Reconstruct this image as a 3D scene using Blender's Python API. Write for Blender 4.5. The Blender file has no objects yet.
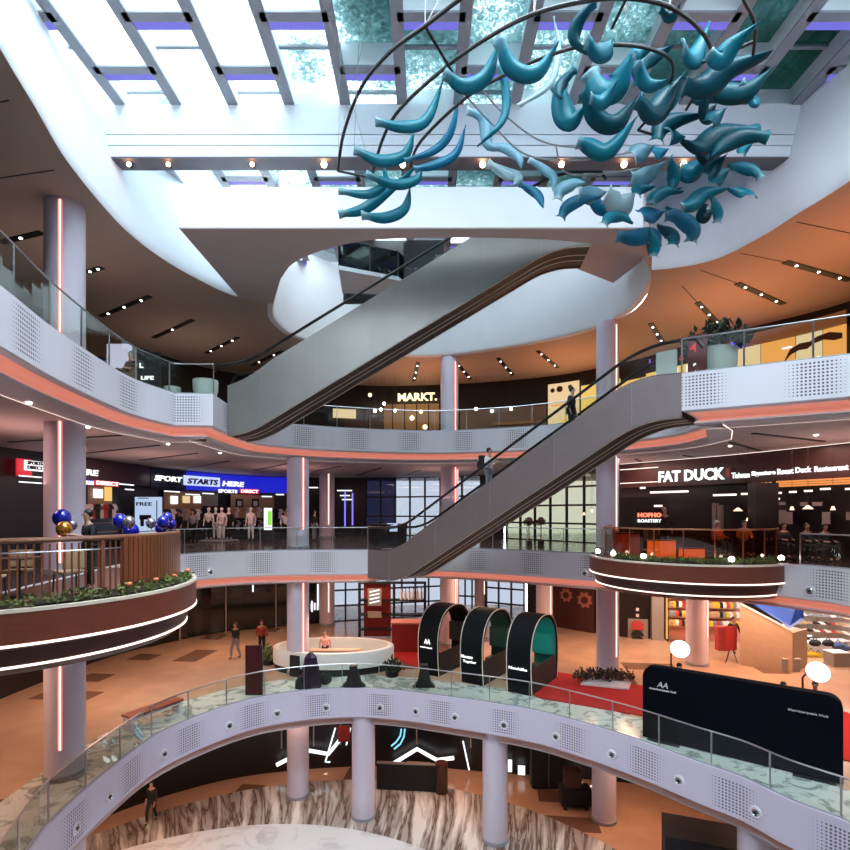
import bpy, bmesh, math, random
from mathutils import Vector, Matrix
random.seed(7)
C = bpy.context.scene.collection
F = 520.0; HX = 425.0; HY = 512.0          # lens length, principal column and horizon row for an 850 frame
PI = math.pi

# ---------------------------------------------------------------- placing helpers
def at(x, y, Y):   return Vector(((x-HX)*Y/F, Y, (HY-y)*Y/F))
def pk(x, y, k):   return at(x, y, F/k)
def pz(x, y, z):   return at(x, y, F*z/(HY-y))
Z4, Z3, Z2, Z1, Z0 = 9.85, 3.75, -1.6, -6.95, -12.3
ZC = 8.1

# ---------------------------------------------------------------- materials
MATS = {}
def mat(name, col, rough=0.5, metal=0.0, emit=None, es=0.0, spec=None, coat=0.0, trans=0.0):
    m = bpy.data.materials.new(name); m.use_nodes = True
    b = m.node_tree.nodes['Principled BSDF']
    b.inputs['Base Color'].default_value = (*col, 1)
    b.inputs['Roughness'].default_value = rough
    b.inputs['Metallic'].default_value = metal
    if spec is not None: b.inputs['Specular IOR Level'].default_value = spec
    if coat: b.inputs['Coat Weight'].default_value = coat
    if emit is not None:
        b.inputs['Emission Color'].default_value = (*emit, 1)
        b.inputs['Emission Strength'].default_value = es
    MATS[name] = m
    return m
def nt(m): return m.node_tree.nodes, m.node_tree.links
def glow(name, col, s): return mat(name, (0.02,0.02,0.02), 0.5, emit=col, es=s)

def noise_var(m, scale=4.0, amt=0.25, detail=4, bump=0.0, stretch=None):
    n, l = nt(m); b = n['Principled BSDF']; base = tuple(b.inputs['Base Color'].default_value)
    tc = n.new('ShaderNodeTexCoord'); nz = n.new('ShaderNodeTexNoise')
    nz.inputs['Scale'].default_value = scale; nz.inputs['Detail'].default_value = detail
    if stretch:
        mp = n.new('ShaderNodeMapping'); mp.inputs['Scale'].default_value = stretch
        l.new(tc.outputs['Object'], mp.inputs['Vector']); l.new(mp.outputs['Vector'], nz.inputs['Vector'])
    else: l.new(tc.outputs['Object'], nz.inputs['Vector'])
    mx = n.new('ShaderNodeMix'); mx.data_type = 'RGBA'
    mx.inputs[6].default_value = (*[c*(1-amt) for c in base[:3]], 1)
    mx.inputs[7].default_value = (*[min(1, c*(1+amt)) for c in base[:3]], 1)
    l.new(nz.outputs['Fac'], mx.inputs[0]); l.new(mx.outputs[2], b.inputs['Base Color'])
    if bump:
        bp = n.new('ShaderNodeBump'); bp.inputs['Strength'].default_value = bump
        l.new(nz.outputs['Fac'], bp.inputs['Height']); l.new(bp.outputs['Normal'], b.inputs['Normal'])
    return m

white   = noise_var(mat('white_plaster', (0.80,0.82,0.86), 0.55), 1.5, 0.04)
panelw  = mat('white_metal_panel', (0.70,0.70,0.77), 0.4)
lip_m   = mat('lip_paint', (0.60,0.55,0.57), 0.5)
cove_m  = mat('cove_paint', (0.75,0.55,0.50), 0.5)
soffit  = noise_var(mat('soffit_paint', (0.52,0.44,0.43), 0.7), 0.8, 0.06)
ceil_m  = noise_var(mat('ceiling_paint', (0.50,0.40,0.33), 0.7), 0.8, 0.06)
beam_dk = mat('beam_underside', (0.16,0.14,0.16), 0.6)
grey_bar= mat('grey_metal_bar', (0.30,0.31,0.36), 0.5)
black   = mat('black_metal', (0.012,0.012,0.014), 0.4)
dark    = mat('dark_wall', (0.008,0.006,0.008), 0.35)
steel   = mat('brushed_steel', (0.45,0.45,0.47), 0.3, 0.9)
chrome  = mat('chrome', (0.7,0.7,0.72), 0.15, 1.0)
colm    = mat('column_paint', (0.64,0.58,0.69), 0.35)
clad_a  = noise_var(mat('pale_steel_cladding', (0.29,0.285,0.27), 0.42, 0.6), 0.7, 0.18, 3)
clad_b  = noise_var(mat('bronze_steel_cladding', (0.26,0.215,0.215), 0.42, 0.5), 3.0, 0.08, 3)
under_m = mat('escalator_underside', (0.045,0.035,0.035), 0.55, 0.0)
led_w   = glow('led_warm_white', (1.0,0.80,0.70), 2.2)
halo_r   = glow('red_halo', (1.0,0.16,0.10), 1.6)
cove_glow   = mat('glowing_cove_face', (0.62,0.40,0.36), 0.5, emit=(1.0,0.30,0.19), es=0.42)  # cove face glows itself, in place of light from a hidden strip
led_p   = glow('led_purple', (0.22,0.20,0.95), 0.8)
led_c   = glow('led_cool_white', (0.95,0.97,1.0), 1.6)
lampw   = glow('lamp_white', (1.0,0.93,0.85), 14.0)
lampo   = glow('lamp_amber', (1.0,0.50,0.25), 25.0)
wood    = noise_var(mat('red_brown_wood', (0.17,0.045,0.026), 0.35), 3, 0.25, 4, 0, (1,1,6))
wood_dk = mat('dark_wood', (0.06,0.02,0.014), 0.4)
woodrail= noise_var(mat('orange_brown_wood', (0.22,0.085,0.045), 0.4), 3, 0.25)
brass   = mat('brass', (0.46,0.20,0.10), 0.28, 0.85)
darkglass = mat('dark_glass', (0.01,0.012,0.014), 0.08, 0.0, spec=0.6)
green_m = noise_var(mat('leaf_green', (0.10,0.14,0.03), 0.6), 30, 0.5)
green_d = noise_var(mat('leaf_dark', (0.02,0.035,0.018), 0.6), 30, 0.5)
soil    = mat('soil', (0.03,0.02,0.015), 0.9)
flower  = mat('flower_orange', (0.75,0.22,0.10), 0.6)
red_m   = mat('red_carpet', (0.42,0.006,0.006), 0.9)
redp    = mat('red_paint', (0.30,0.02,0.02), 0.5)
navy    = mat('navy_fabric', (0.002,0.003,0.008), 0.9, spec=0.1)
pod_m   = mat('pod_black', (0.003,0.005,0.007), 0.7, spec=0.2)
pod_in  = mat('pod_inner', (0.018,0.022,0.025), 0.6)
teal_in = mat('teal_fabric', (0.01,0.30,0.28), 0.7)
trimw   = mat('cream_trim', (0.75,0.66,0.55), 0.4)
letterw = glow('letter_white', (1,1,1), 1.4)
letterb = mat('letter_navy', (0.01,0.015,0.10), 0.5)
lettery = glow('letter_cream', (1.0,0.82,0.45), 2.2)
ballb   = mat('balloon_blue', (0.006,0.015,0.42), 0.12, 0.2, coat=1)
ballg   = mat('balloon_gold', (0.75,0.36,0.06), 0.15, 0.8)
balls   = mat('balloon_silver', (0.45,0.45,0.52), 0.12, 0.8)
skin_m  = mat('skin', (0.42,0.24,0.17), 0.55)
hair_m  = mat('hair_black', (0.01,0.008,0.008), 0.5)
cloth_k = mat('cloth_black', (0.012,0.012,0.015), 0.8)
cloth_w = mat('cloth_white', (0.75,0.75,0.75), 0.8)
cloth_g = mat('cloth_grey', (0.22,0.24,0.28), 0.8)
cloth_b = mat('cloth_blue', (0.06,0.10,0.25), 0.8)
cloth_r = mat('cloth_red', (0.45,0.05,0.05), 0.8)
cloth_p = mat('cloth_pink', (0.70,0.30,0.25), 0.8)
cloth_t = mat('cloth_tan', (0.45,0.30,0.18), 0.8)
potw    = mat('pale_ceramic', (0.55,0.62,0.58), 0.4)
orange_f= glow('orange_shopfront', (1.0,0.42,0.10), 1.0)
yellow_f= glow('yellow_shopfront', (1.0,0.62,0.16), 1.0)
cream_f = glow('cream_shopfront', (1.0,0.72,0.40), 0.9)
beige   = mat('beige_wall', (0.45,0.32,0.18), 0.6)
screen_b= glow('screen_pale_blue', (0.55,0.72,1.0), 0.9)
blue_s  = glow('sign_blue', (0.01,0.015,0.60), 1.0)
neon_b  = glow('neon_blue', (0.12,0.10,1.0), 3.0)
neon_c  = glow('neon_cyan', (0.25,0.75,1.0), 1.3)
green_s = glow('screen_green', (0.30,0.9,0.10), 1.0)
red_s   = glow('sign_red', (0.8,0.02,0.04), 1.0)
cushion_y = mat('yellow_goods', (0.75,0.48,0.03), 0.6)
wood_lt = noise_var(mat('pale_wood', (0.46,0.34,0.24), 0.6), 4, 0.12)
blue_p  = mat('blue_panel', (0.01,0.07,0.42), 0.5)
conc    = mat('grey_block', (0.28,0.26,0.25), 0.7)
lampred = mat('maroon_metal', (0.12,0.015,0.02), 0.4)
disc_w  = glow('lamp_disc', (1,1,1), 2.5)

def glass_mat(name, tint, gl=0.10, rough=0.03, alpha_tint=1.0):
    m = bpy.data.materials.new(name); m.use_nodes = True; n, l = nt(m)
    n.remove(n['Principled BSDF']); out = n['Material Output']
    t = n.new('ShaderNodeBsdfTransparent'); t.inputs[0].default_value = (*tint, 1)
    g = n.new('ShaderNodeBsdfGlossy'); g.inputs['Roughness'].default_value = rough
    g.inputs[0].default_value = (0.9,1,0.97,1)
    mx = n.new('ShaderNodeMixShader'); fr = n.new('ShaderNodeFresnel'); fr.inputs[0].default_value = 1.18
    ad = n.new('ShaderNodeMath'); ad.operation = 'ADD'; ad.inputs[1].default_value = gl*0.3; ad.use_clamp = True
    fm = n.new('ShaderNodeMath'); fm.operation = 'MULTIPLY'; fm.inputs[1].default_value = 0.25; l.new(fr.outputs[0], fm.inputs[0])
    l.new(fm.outputs[0], ad.inputs[0]); l.new(ad.outputs[0], mx.inputs[0])
    l.new(t.outputs[0], mx.inputs[1]); l.new(g.outputs[0], mx.inputs[2]); l.new(mx.outputs[0], out.inputs[0])
    return m
glass = glass_mat('clear_green_glass', (0.93,0.97,0.95), 0.04)
glass_d = glass_mat('smoked_glass', (0.25,0.28,0.27))
glass_o = glass_mat('bronze_glass', (0.80,0.45,0.28), 0.2)
glass_win = glass_mat('window_glass', (0.80,0.85,0.90))

def skylight_mat():
    m = bpy.data.materials.new('wet_skylight_glass'); m.use_nodes = True; n, l = nt(m)
    n.remove(n['Principled BSDF']); out = n['Material Output']
    tc = n.new('ShaderNodeTexCoord')
    big = n.new('ShaderNodeTexNoise'); big.inputs['Scale'].default_value = 0.35; big.inputs['Detail'].default_value = 2
    fine = n.new('ShaderNodeTexNoise'); fine.inputs['Scale'].default_value = 9; fine.inputs['Detail'].default_value = 6
    fine.inputs['Distortion'].default_value = 1.2
    l.new(tc.outputs['Object'], big.inputs['Vector']); l.new(tc.outputs['Object'], fine.inputs['Vector'])
    sx = n.new('ShaderNodeSeparateXYZ'); l.new(tc.outputs['Object'], sx.inputs[0])
    # dirtier, greener film of water towards the right and middle panes
    r1 = n.new('ShaderNodeMapRange'); r1.inputs[1].default_value = -8; r1.inputs[2].default_value = 11
    r1.inputs[3].default_value = -0.30; r1.inputs[4].default_value = 0.42
    l.new(sx.outputs['X'], r1.inputs[0])
    a = n.new('ShaderNodeMath'); a.operation = 'ADD'; l.new(big.outputs['Fac'], a.inputs[0]); l.new(r1.outputs[0], a.inputs[1])
    f2 = n.new('ShaderNodeMath'); f2.operation = 'MULTIPLY_ADD'; f2.inputs[1].default_value = 0.55; f2.inputs[2].default_value = -0.28
    l.new(fine.outputs['Fac'], f2.inputs[0])
    s = n.new('ShaderNodeMath'); s.operation = 'ADD'; l.new(a.outputs[0], s.inputs[0]); l.new(f2.outputs[0], s.inputs[1])
    cr = n.new('ShaderNodeValToRGB'); e = cr.color_ramp.elements
    e[0].position = 0.36; e[0].color = (0.55,0.60,0.60,1)
    e[1].position = 1.0; e[1].color = (0.015,0.04,0.034,1)
    x = e.new(0.52); x.color = (0.17,0.235,0.24,1)
    x = e.new(0.72); x.color = (0.055,0.10,0.10,1)
    l.new(s.outputs[0], cr.inputs[0])
    ry = n.new('ShaderNodeMapRange'); ry.inputs[1].default_value = 8.5; ry.inputs[2].default_value = 11.5; l.new(sx.outputs['Y'], ry.inputs[0])  # panes out of view are clearer, to let in more daylight
    dm = n.new('ShaderNodeMix'); dm.data_type = 'RGBA'; rz_ = n.new('ShaderNodeMath'); rz_.operation = 'LESS_THAN'; rz_.inputs[1].default_value = 19.6; rz_.use_clamp = True; l.new(sx.outputs['Y'], rz_.inputs[0]); rm = n.new('ShaderNodeMath'); rm.operation = 'MULTIPLY'; mr3 = n.new('ShaderNodeMapRange'); mr3.inputs[3].default_value = 0.5; l.new(rz_.outputs[0], mr3.inputs[0]); l.new(ry.outputs[0], rm.inputs[0]); l.new(mr3.outputs[0], rm.inputs[1]); l.new(rm.outputs[0], dm.inputs[0]); dm.inputs[6].default_value = (0.97,1,1,1); l.new(cr.outputs[0], dm.inputs[7])
    t = n.new('ShaderNodeBsdfTransparent'); l.new(dm.outputs[2], t.inputs[0])
    g = n.new('ShaderNodeBsdfGlossy'); g.inputs['Roughness'].default_value = 0.1
    bp = n.new('ShaderNodeBump'); bp.inputs['Strength'].default_value = 0.5; l.new(fine.outputs['Fac'], bp.inputs['Height']); l.new(bp.outputs[0], g.inputs['Normal'])
    mx = n.new('ShaderNodeMixShader'); mx.inputs[0].default_value = 0.06
    l.new(t.outputs[0], mx.inputs[1]); l.new(g.outputs[0], mx.inputs[2]); l.new(mx.outputs[0], out.inputs[0])
    return m
sky_glass = skylight_mat()

def perforated(name, base):
    m = mat(name, base, 0.4); n, l = nt(m); b = n['Principled BSDF']
    uv = n.new('ShaderNodeUVMap'); sp = n.new('ShaderNodeSeparateXYZ'); l.new(uv.outputs[0], sp.inputs[0])
    def math_(op, a, b_=None, c=None):
        k = n.new('ShaderNodeMath'); k.operation = op
        for i, v in enumerate((a, b_, c)):
            if v is None: continue
            if isinstance(v, (int, float)): k.inputs[i].default_value = v
            else: l.new(v, k.inputs[i])
        return k.outputs[0]
    P = 0.085
    u = math_('DIVIDE', sp.outputs['X'], P); v = math_('DIVIDE', sp.outputs['Y'], P)
    fu = math_('SUBTRACT', math_('FRACT', u), 0.5); fv = math_('SUBTRACT', math_('FRACT', v), 0.5)
    d = math_('SQRT', math_('ADD', math_('MULTIPLY', fu, fu), math_('MULTIPLY', fv, fv)))
    # clusters of holes every 2.45 m, the holes growing towards the middle of each cluster
    g = math_('ABSOLUTE', math_('SUBTRACT', math_('FRACT', math_('DIVIDE', math_('MULTIPLY', math_('FLOOR', u), P), 2.45)), 0.5))
    rad = math_('MULTIPLY', math_('SUBTRACT', 0.31, g), 1.5)
    rad = math_('MINIMUM', rad, 0.30)
    hole = math_('LESS_THAN', d, rad)
    vm = math_('MULTIPLY', math_('GREATER_THAN', sp.outputs['Y'], 0.10), math_('LESS_THAN', sp.outputs['Y'], 0.93))
    hole = math_('MULTIPLY', hole, vm)
    mx = n.new('ShaderNodeMix'); mx.data_type = 'RGBA'; l.new(hole, mx.inputs[0])
    mx.inputs[6].default_value = (*base, 1); mx.inputs[7].default_value = (0.10,0.09,0.11,1)
    l.new(mx.outputs[2], b.inputs['Base Color'])
    return m
perf = perforated('perforated_panel', (0.70,0.70,0.77))

def tile_floor(name, base, darkc, size=1.3, thr=0.90, rough=0.18, seed=0.0):
    m = mat(name, base, rough); n, l = nt(m); b = n['Principled BSDF']
    tc = n.new('ShaderNodeTexCoord'); mp = n.new('ShaderNodeMapping'); mp.inputs['Scale'].default_value = (1/size, 1/(size*0.9), 1)
    mp.inputs['Rotation'].default_value = (0,0,0.12); mp.inputs['Location'].default_value = (seed, seed*0.7, 0)
    l.new(tc.outputs['Object'], mp.inputs['Vector'])
    fl = n.new('ShaderNodeVectorMath'); fl.operation = 'FLOOR'; l.new(mp.outputs[0], fl.inputs[0])
    wn = n.new('ShaderNodeTexWhiteNoise'); wn.noise_dimensions = '2D'; l.new(fl.outputs[0], wn.inputs['Vector'])
    gt = n.new('ShaderNodeMath'); gt.operation = 'GREATER_THAN'; gt.inputs[1].default_value = thr; l.new(wn.outputs['Value'], gt.inputs[0])
    nz = n.new('ShaderNodeTexNoise'); nz.inputs['Scale'].default_value = 1.1; nz.inputs['Detail'].default_value = 6; l.new(tc.outputs['Object'], nz.inputs['Vector'])
    m1 = n.new('ShaderNodeMix'); m1.data_type = 'RGBA'
    m1.inputs[6].default_value = (*[c*0.75 for c in base], 1); m1.inputs[7].default_value = (*[min(1,c*1.25) for c in base], 1)
    l.new(nz.outputs['Fac'], m1.inputs[0])
    m2 = n.new('ShaderNodeMix'); m2.data_type = 'RGBA'; l.new(gt.outputs[0], m2.inputs[0]); l.new(m1.outputs[2], m2.inputs[6]); m2.inputs[7].default_value = (*darkc, 1)
    l.new(m2.outputs[2], b.inputs['Base Color'])
    return m
tan_floor = tile_floor('tan_stone_floor', (0.50,0.34,0.24), (0.19,0.11,0.075), 1.15, 0.91)
tan_floor0 = tile_floor('tan_stone_floor_ground', (0.50,0.29,0.19), (0.17,0.09,0.06), 1.1, 0.90, seed=3.3)
dark_floor = mat('dark_polished_floor', (0.06,0.05,0.048), 0.18)

def marble(name, base, vein, scale=1.0, thresh=(0.5,0.6), stretch=(1,1,1), rough=0.15, use_uv=False, dist=2.0):
    m = mat(name, base, rough); n, l = nt(m); b = n['Principled BSDF']
    tc = n.new('ShaderNodeTexCoord'); mp = n.new('ShaderNodeMapping'); mp.inputs['Scale'].default_value = stretch
    l.new(tc.outputs['UV' if use_uv else 'Object'], mp.inputs['Vector'])
    nz = n.new('ShaderNodeTexNoise'); nz.inputs['Scale'].default_value = scale; nz.inputs['Detail'].default_value = 8
    nz.inputs['Roughness'].default_value = 0.6; nz.inputs['Distortion'].default_value = dist; l.new(mp.outputs[0], nz.inputs['Vector'])
    cr = n.new('ShaderNodeValToRGB'); e = cr.color_ramp.elements
    e[0].position = thresh[0]; e[0].color = (*base,1); e[1].position = thresh[1]; e[1].color = (*vein,1)
    x = e.new(min(0.99, thresh[1]+0.05)); x.color = (*[0.5*(a+c) for a, c in zip(base, vein)], 1)
    l.new(nz.outputs['Fac'], cr.inputs[0]); l.new(cr.outputs[0], b.inputs['Base Color'])
    return m
marb_w = marble('white_marble', (0.62,0.66,0.63), (0.22,0.26,0.24), 1.0, (0.50,0.60))
marb_c = marble('pale_marble', (0.66,0.67,0.68), (0.50,0.50,0.50), 0.6, (0.5,0.62))
marb_s = marble('streaked_marble', (0.66,0.62,0.58), (0.10,0.055,0.035), 1.0, (0.38,0.54), (2.2,0.20,1), 0.12, True, 0.5)

# ---------------------------------------------------------------- mesh builder
class MB:
    def __init__(s): s.v = []; s.f = []; s.uv = {}; s.smooth = False
    def add(s, vs, fs):
        o = len(s.v); s.v += [tuple(v) for v in vs]; s.f += [tuple(i+o for i in f) for f in fs]; return o
    def box(s, c, d, rz=0.0, rx=0.0):
        M = Matrix.Translation(Vector(c)) @ Matrix.Rotation(rz,4,'Z') @ Matrix.Rotation(rx,4,'X')
        h = [Vector((x*d[0]/2, y*d[1]/2, z*d[2]/2)) for z in (-1,1) for y in (-1,1) for x in (-1,1)]
        s.add([M @ p for p in h], [(0,2,3,1),(4,5,7,6),(0,1,5,4),(2,6,7,3),(0,4,6,2),(1,3,7,5)]); return s
    def bar(s, a, b, w, h, up=Vector((0,0,1))):
        a, b = Vector(a), Vector(b); t = (b-a).normalized(); n = t.cross(up)
        if n.length < 1e-5: n = Vector((1,0,0))
        n.normalize(); u = n.cross(t)
        vs = [p + n*sx*w/2 + u*sy*h/2 for p in (a,b) for sx, sy in ((-1,-1),(1,-1),(1,1),(-1,1))]
        s.add(vs, [(0,1,2,3),(7,6,5,4),(0,4,5,1),(1,5,6,2),(2,6,7,3),(3,7,4,0)]); return s
    def tube(s, pts, r, n=8, closed=False):
        pts = [Vector(p) for p in pts]; N = len(pts); rr = r if isinstance(r, (list, tuple)) else [r]*N
        o = len(s.v); prev = None
        for i, p in enumerate(pts):
            if closed: t = pts[(i+1)%N]-pts[i-1]
            else: t = pts[min(i+1,N-1)]-pts[max(i-1,0)]
            t.normalize()
            if prev is None:
                a = Vector((0,0,1)) if abs(t.z) < 0.9 else Vector((1,0,0)); u = t.cross(a).normalized()
            else:
                u = (prev - t*prev.dot(t)); u = u.normalized() if u.length > 1e-6 else t.orthogonal().normalized()
            prev = u; w = t.cross(u)
            for j in range(n):
                an = 2*PI*j/n; s.v.append(tuple(p + (u*math.cos(an)+w*math.sin(an))*rr[i]))
        m = N if closed else N-1
        for i in range(m):
            for j in range(n):
                a = o+i*n+j; b = o+i*n+(j+1)%n; c = o+((i+1)%N)*n+(j+1)%n; d = o+((i+1)%N)*n+j
                s.f.append((a,b,c,d))
        if not closed:
            s.f.append(tuple(o+j for j in reversed(range(n)))); s.f.append(tuple(o+(N-1)*n+j for j in range(n)))
        return s
    def lathe(s, c, prof, n=24, sx=1.0, sy=1.0, cap=True):
        o = len(s.v)
        for r, z in prof:
            for j in range(n):
                a = 2*PI*j/n; s.v.append((c[0]+r*sx*math.cos(a), c[1]+r*sy*math.sin(a), c[2]+z))
        for i in range(len(prof)-1):
            for j in range(n): s.f.append((o+i*n+j, o+i*n+(j+1)%n, o+(i+1)*n+(j+1)%n, o+(i+1)*n+j))
        if cap: s.f.append(tuple(o+j for j in reversed(range(n)))); s.f.append(tuple(o+(len(prof)-1)*n+j for j in range(n)))
        return s
    def cyl(s, c, r, h, n=20): return s.lathe(c, [(r,0),(r,h)], n)
    def sphere(s, c, r, sc=(1,1,1), nu=14, nv=9):
        o = len(s.v)
        for i in range(1, nv):
            ph = PI*i/nv
            for j in range(nu):
                a = 2*PI*j/nu; s.v.append((c[0]+r*sc[0]*math.sin(ph)*math.cos(a), c[1]+r*sc[1]*math.sin(ph)*math.sin(a), c[2]+r*sc[2]*math.cos(ph)))
        top = len(s.v); s.v.append((c[0],c[1],c[2]+r*sc[2])); bot = len(s.v); s.v.append((c[0],c[1],c[2]-r*sc[2]))
        for i in range(nv-2):
            for j in range(nu): s.f.append((o+i*nu+j, o+(i+1)*nu+j, o+(i+1)*nu+(j+1)%nu, o+i*nu+(j+1)%nu))
        for j in range(nu):
            s.f.append((top, o+j, o+(j+1)%nu)); s.f.append((bot, o+(nv-2)*nu+(j+1)%nu, o+(nv-2)*nu+j))
        return s
    def prism(s, poly, z0, z1):
        n = len(poly); o = len(s.v)
        s.v += [(p[0],p[1],z0) for p in poly] + [(p[0],p[1],z1) for p in poly]
        s.f.append(tuple(o+i for i in reversed(range(n)))); s.f.append(tuple(o+n+i for i in range(n)))
        for i in range(n): s.f.append((o+i, o+(i+1)%n, o+n+(i+1)%n, o+n+i))
        return s
    def extrude_y(s, poly, M, depth):
        """poly in local (x,z); M maps local to world; thickness along local y"""
        n = len(poly); o = len(s.v)
        s.v += [tuple(M @ Vector((p[0],0,p[1]))) for p in poly] + [tuple(M @ Vector((p[0],depth,p[1]))) for p in poly]
        s.f.append(tuple(o+i for i in range(n))); s.f.append(tuple(o+n+i for i in reversed(range(n))))
        for i in range(n): s.f.append((o+(i+1)%n, o+i, o+n+i, o+n+(i+1)%n))
        return s
    def build(s, name, m, parent=None, smooth=False, bevel=0.0):
        me = bpy.data.meshes.new(name)
        off = Vector(parent['_o']) if parent is not None and '_o' in parent else Vector((0,0,0))
        me.from_pydata([tuple(Vector(v)-off) for v in s.v], [], s.f)
        if s.uv:
            ul = me.uv_layers.new(name='UVMap')
            for p in me.polygons:
                for li in p.loop_indices: ul.data[li].uv = s.uv.get(me.loops[li].vertex_index, (0,0))
        me.materials.append(m)
        if smooth:
            for p in me.polygons: p.use_smooth = True
            try: me.set_sharp_from_angle(angle=math.radians(40))
            except Exception: pass
        o = bpy.data.objects.new(name, me); C.objects.link(o)
        if parent is not None:
            o.parent = parent
            if '_o' in parent: o['_o'] = parent['_o']
        if bevel:
            md = o.modifiers.new('bevel','BEVEL'); md.width = bevel; md.segments = 2; md.limit_method = 'ANGLE'
        return o

def tag(o, label, cat, group=None, kind=None):
    o['label'] = label; o['category'] = cat
    if group: o['group'] = group
    if kind: o['kind'] = kind
    return o
def thing(name, label, cat, loc=(0,0,0), group=None):
    o = bpy.data.objects.new(name, None); C.objects.link(o); o.location = loc; o.empty_display_size = 0.1
    o['_o'] = [float(a) for a in loc]
    return tag(o, label, cat, group)
def struct(name, mb, m, parent=None, smooth=False, label=None):
    o = mb.build(name, m, parent, smooth)
    if parent is None: o['kind'] = 'structure'
    if label: o['label'] = label
    return o
def dup(root, loc=None, rz=None, label=None):
    r = root.copy(); C.objects.link(r)
    if loc is not None: r.location = loc
    if rz is not None: r.rotation_euler = (0,0,rz)
    if label: r['label'] = label
    for ch in list(root.children):
        c = ch.copy(); C.objects.link(c); c.parent = r
        for g in ch.children:
            d = g.copy(); C.objects.link(d); d.parent = c
    return r

# ---------------------------------------------------------------- paths
def smooth_path(pts, step=0.35, closed=False, corners=()):
    P = [Vector((p[0],p[1])) for p in pts]; N = len(P); out = []
    segs = N if closed else N-1
    for i in range(segs):
        p1 = P[i]; p2 = P[(i+1)%N]
        p0 = P[(i-1)%N] if (closed or i > 0) else p1*2-p2
        p3 = P[(i+2)%N] if (closed or i < N-2) else p2*2-p1
        if i in corners: p0 = p1*2-p2
        if (i+1)%N in corners: p3 = p2*2-p1
        n = max(2, int((p2-p1).length/step))
        for j in range(n):
            t = j/n
            out.append(0.5*((2*p1)+(-p0+p2)*t+(2*p0-5*p1+4*p2-p3)*t*t+(-p0+3*p1-3*p2+p3)*t*t*t))
    if not closed: out.append(P[-1].copy())
    return out
def normals(P, closed):
    N = len(P); out = []
    for i in range(N):
        a = P[i]-P[i-1] if (closed or i > 0) else None
        b = P[(i+1)%N]-P[i] if (closed or i < N-1) else None
        ns = [Vector((-d.y, d.x)).normalized() for d in (a, b) if d is not None and d.length > 1e-6]
        n = sum(ns, Vector((0,0))); n = n.normalized() if n.length > 1e-3 else ns[0]
        c = max(0.5, n.dot(ns[0])); out.append(n/c)
    return out
def offset(P, d, closed=True):
    return [p+n*d for p, n in zip(P, normals(P, closed))]
def sweep(mb, P, prof, closed=True, close_prof=False):
    """prof: list of (d outward, z absolute)"""
    N = len(P); ns = normals(P, closed); K = len(prof); o = len(mb.v); u = 0.0
    for i in range(N+(1 if closed else 0)):
        p = P[i%N]; n = ns[i%N]
        if i > 0: u += (P[i%N]-P[(i-1)%N]).length
        for k, (d, z) in enumerate(prof):
            q = p+n*d; mb.uv[len(mb.v)] = (u, z-prof[0][1]); mb.v.append((q.x, q.y, z))
    M = N if closed else N-1; kk = K if close_prof else K-1
    for i in range(M):
        for k in range(kk):
            a = o+i*K+k; b = o+i*K+(k+1)%K; mb.f.append((a, b, o+(i+1)*K+(k+1)%K, o+(i+1)*K+k))
    return mb
def clip_visible(P, pad=1.6):
    """longest run of the closed path that the photograph could see, as an open path"""
    ok = [(p.y > 2.5 and abs(p.x) < 0.82*p.y+pad) for p in P]
    N = len(P); best = (0,0)
    i = 0
    while i < 2*N:
        if ok[i%N]:
            j = i
            while j < 2*N and ok[j%N]: j += 1
            if j-i > best[1]: best = (i, min(j-i, N))
            i = j
        i += 1
    return [P[(best[0]+k)%N] for k in range(best[1])]
def fill_between(outer, inners, z, name, m, up=True, label=None):
    bm = bmesh.new(); edges = []
    for loop in [outer]+inners:
        vs = [bm.verts.new((p[0],p[1],z)) for p in loop]
        for i in range(len(vs)): edges.append(bm.edges.new((vs[i], vs[(i+1)%len(vs)])))
    bmesh.ops.triangle_fill(bm, use_beauty=True, use_dissolve=False, edges=edges)
    bmesh.ops.recalc_face_normals(bm, faces=bm.faces[:])
    if bm.faces and (bm.faces[0].normal.z > 0) != up: bmesh.ops.reverse_faces(bm, faces=bm.faces[:])
    me = bpy.data.meshes.new(name); bm.to_mesh(me); bm.free(); me.materials.append(m)
    o = bpy.data.objects.new(name, me); C.objects.link(o); o['kind'] = 'structure'
    if label: o['label'] = label
    return o

L1 = [(-5.6,4.5),(-6.9,7.5),(-8.1,10.7),(-8.4,11.9),(-8.5,14.3),(-8.2,16.7),(-6.65,19.1),(-4.9,20.1),(-3.0,20.5),(-1.2,20.25),(0.4,19.7),(3.5,18.4),(5.2,17.1),(6.5,15.8),(7.6,14.4),(8.3,13.6),(8.8,12.5),(9.65,11.3),(10.2,9),(9.6,5),(6,2.0),(0,0.6),(-4,2.2)]
L2 = [(-6.6,4.6),(-7.6,7.5),(-8.3,10),(-8.8,13),(-9.3,16),(-9.3,19.3),(-8.0,20.7),(-6,21.5),(-2.4,21.8),(-1.3,23.1),(0.1,23.35),(2.9,22.1),(5.9,20.2),(8,18.6),(10,17.2),(11.3,15.7),(11.8,14.0),(11.6,10),(10,6),(6,2),(0,0.6),(-4,2)]
L3 = [(-5.6,3.6),(-6.5,6.3),(-7.02,8.6),(-7.54,10.5),(-8.03,13.1),(-8.2,14.8),(-7.9,16.45),(-6.73,16.5),(-6.84,17.9),(-6.84,19.6),(-6.6,21.0),(-5.2,22.4),(-3.35,23.3),(0,24.1),(3.0,23.5),(5.3,22.4),(7.4,20.6),(8.8,18.6),(8.9,16.9),(8.05,15.4),(6.96,14.1),(10.1,12.35),(11.8,11.1),(12,8),(10,4),(6,2),(0,1.4),(-3.5,2.0)]
P1 = smooth_path(L1, 0.4, True)
P2 = smooth_path(L2, 0.4, True, corners=(5,8,9,))
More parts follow.
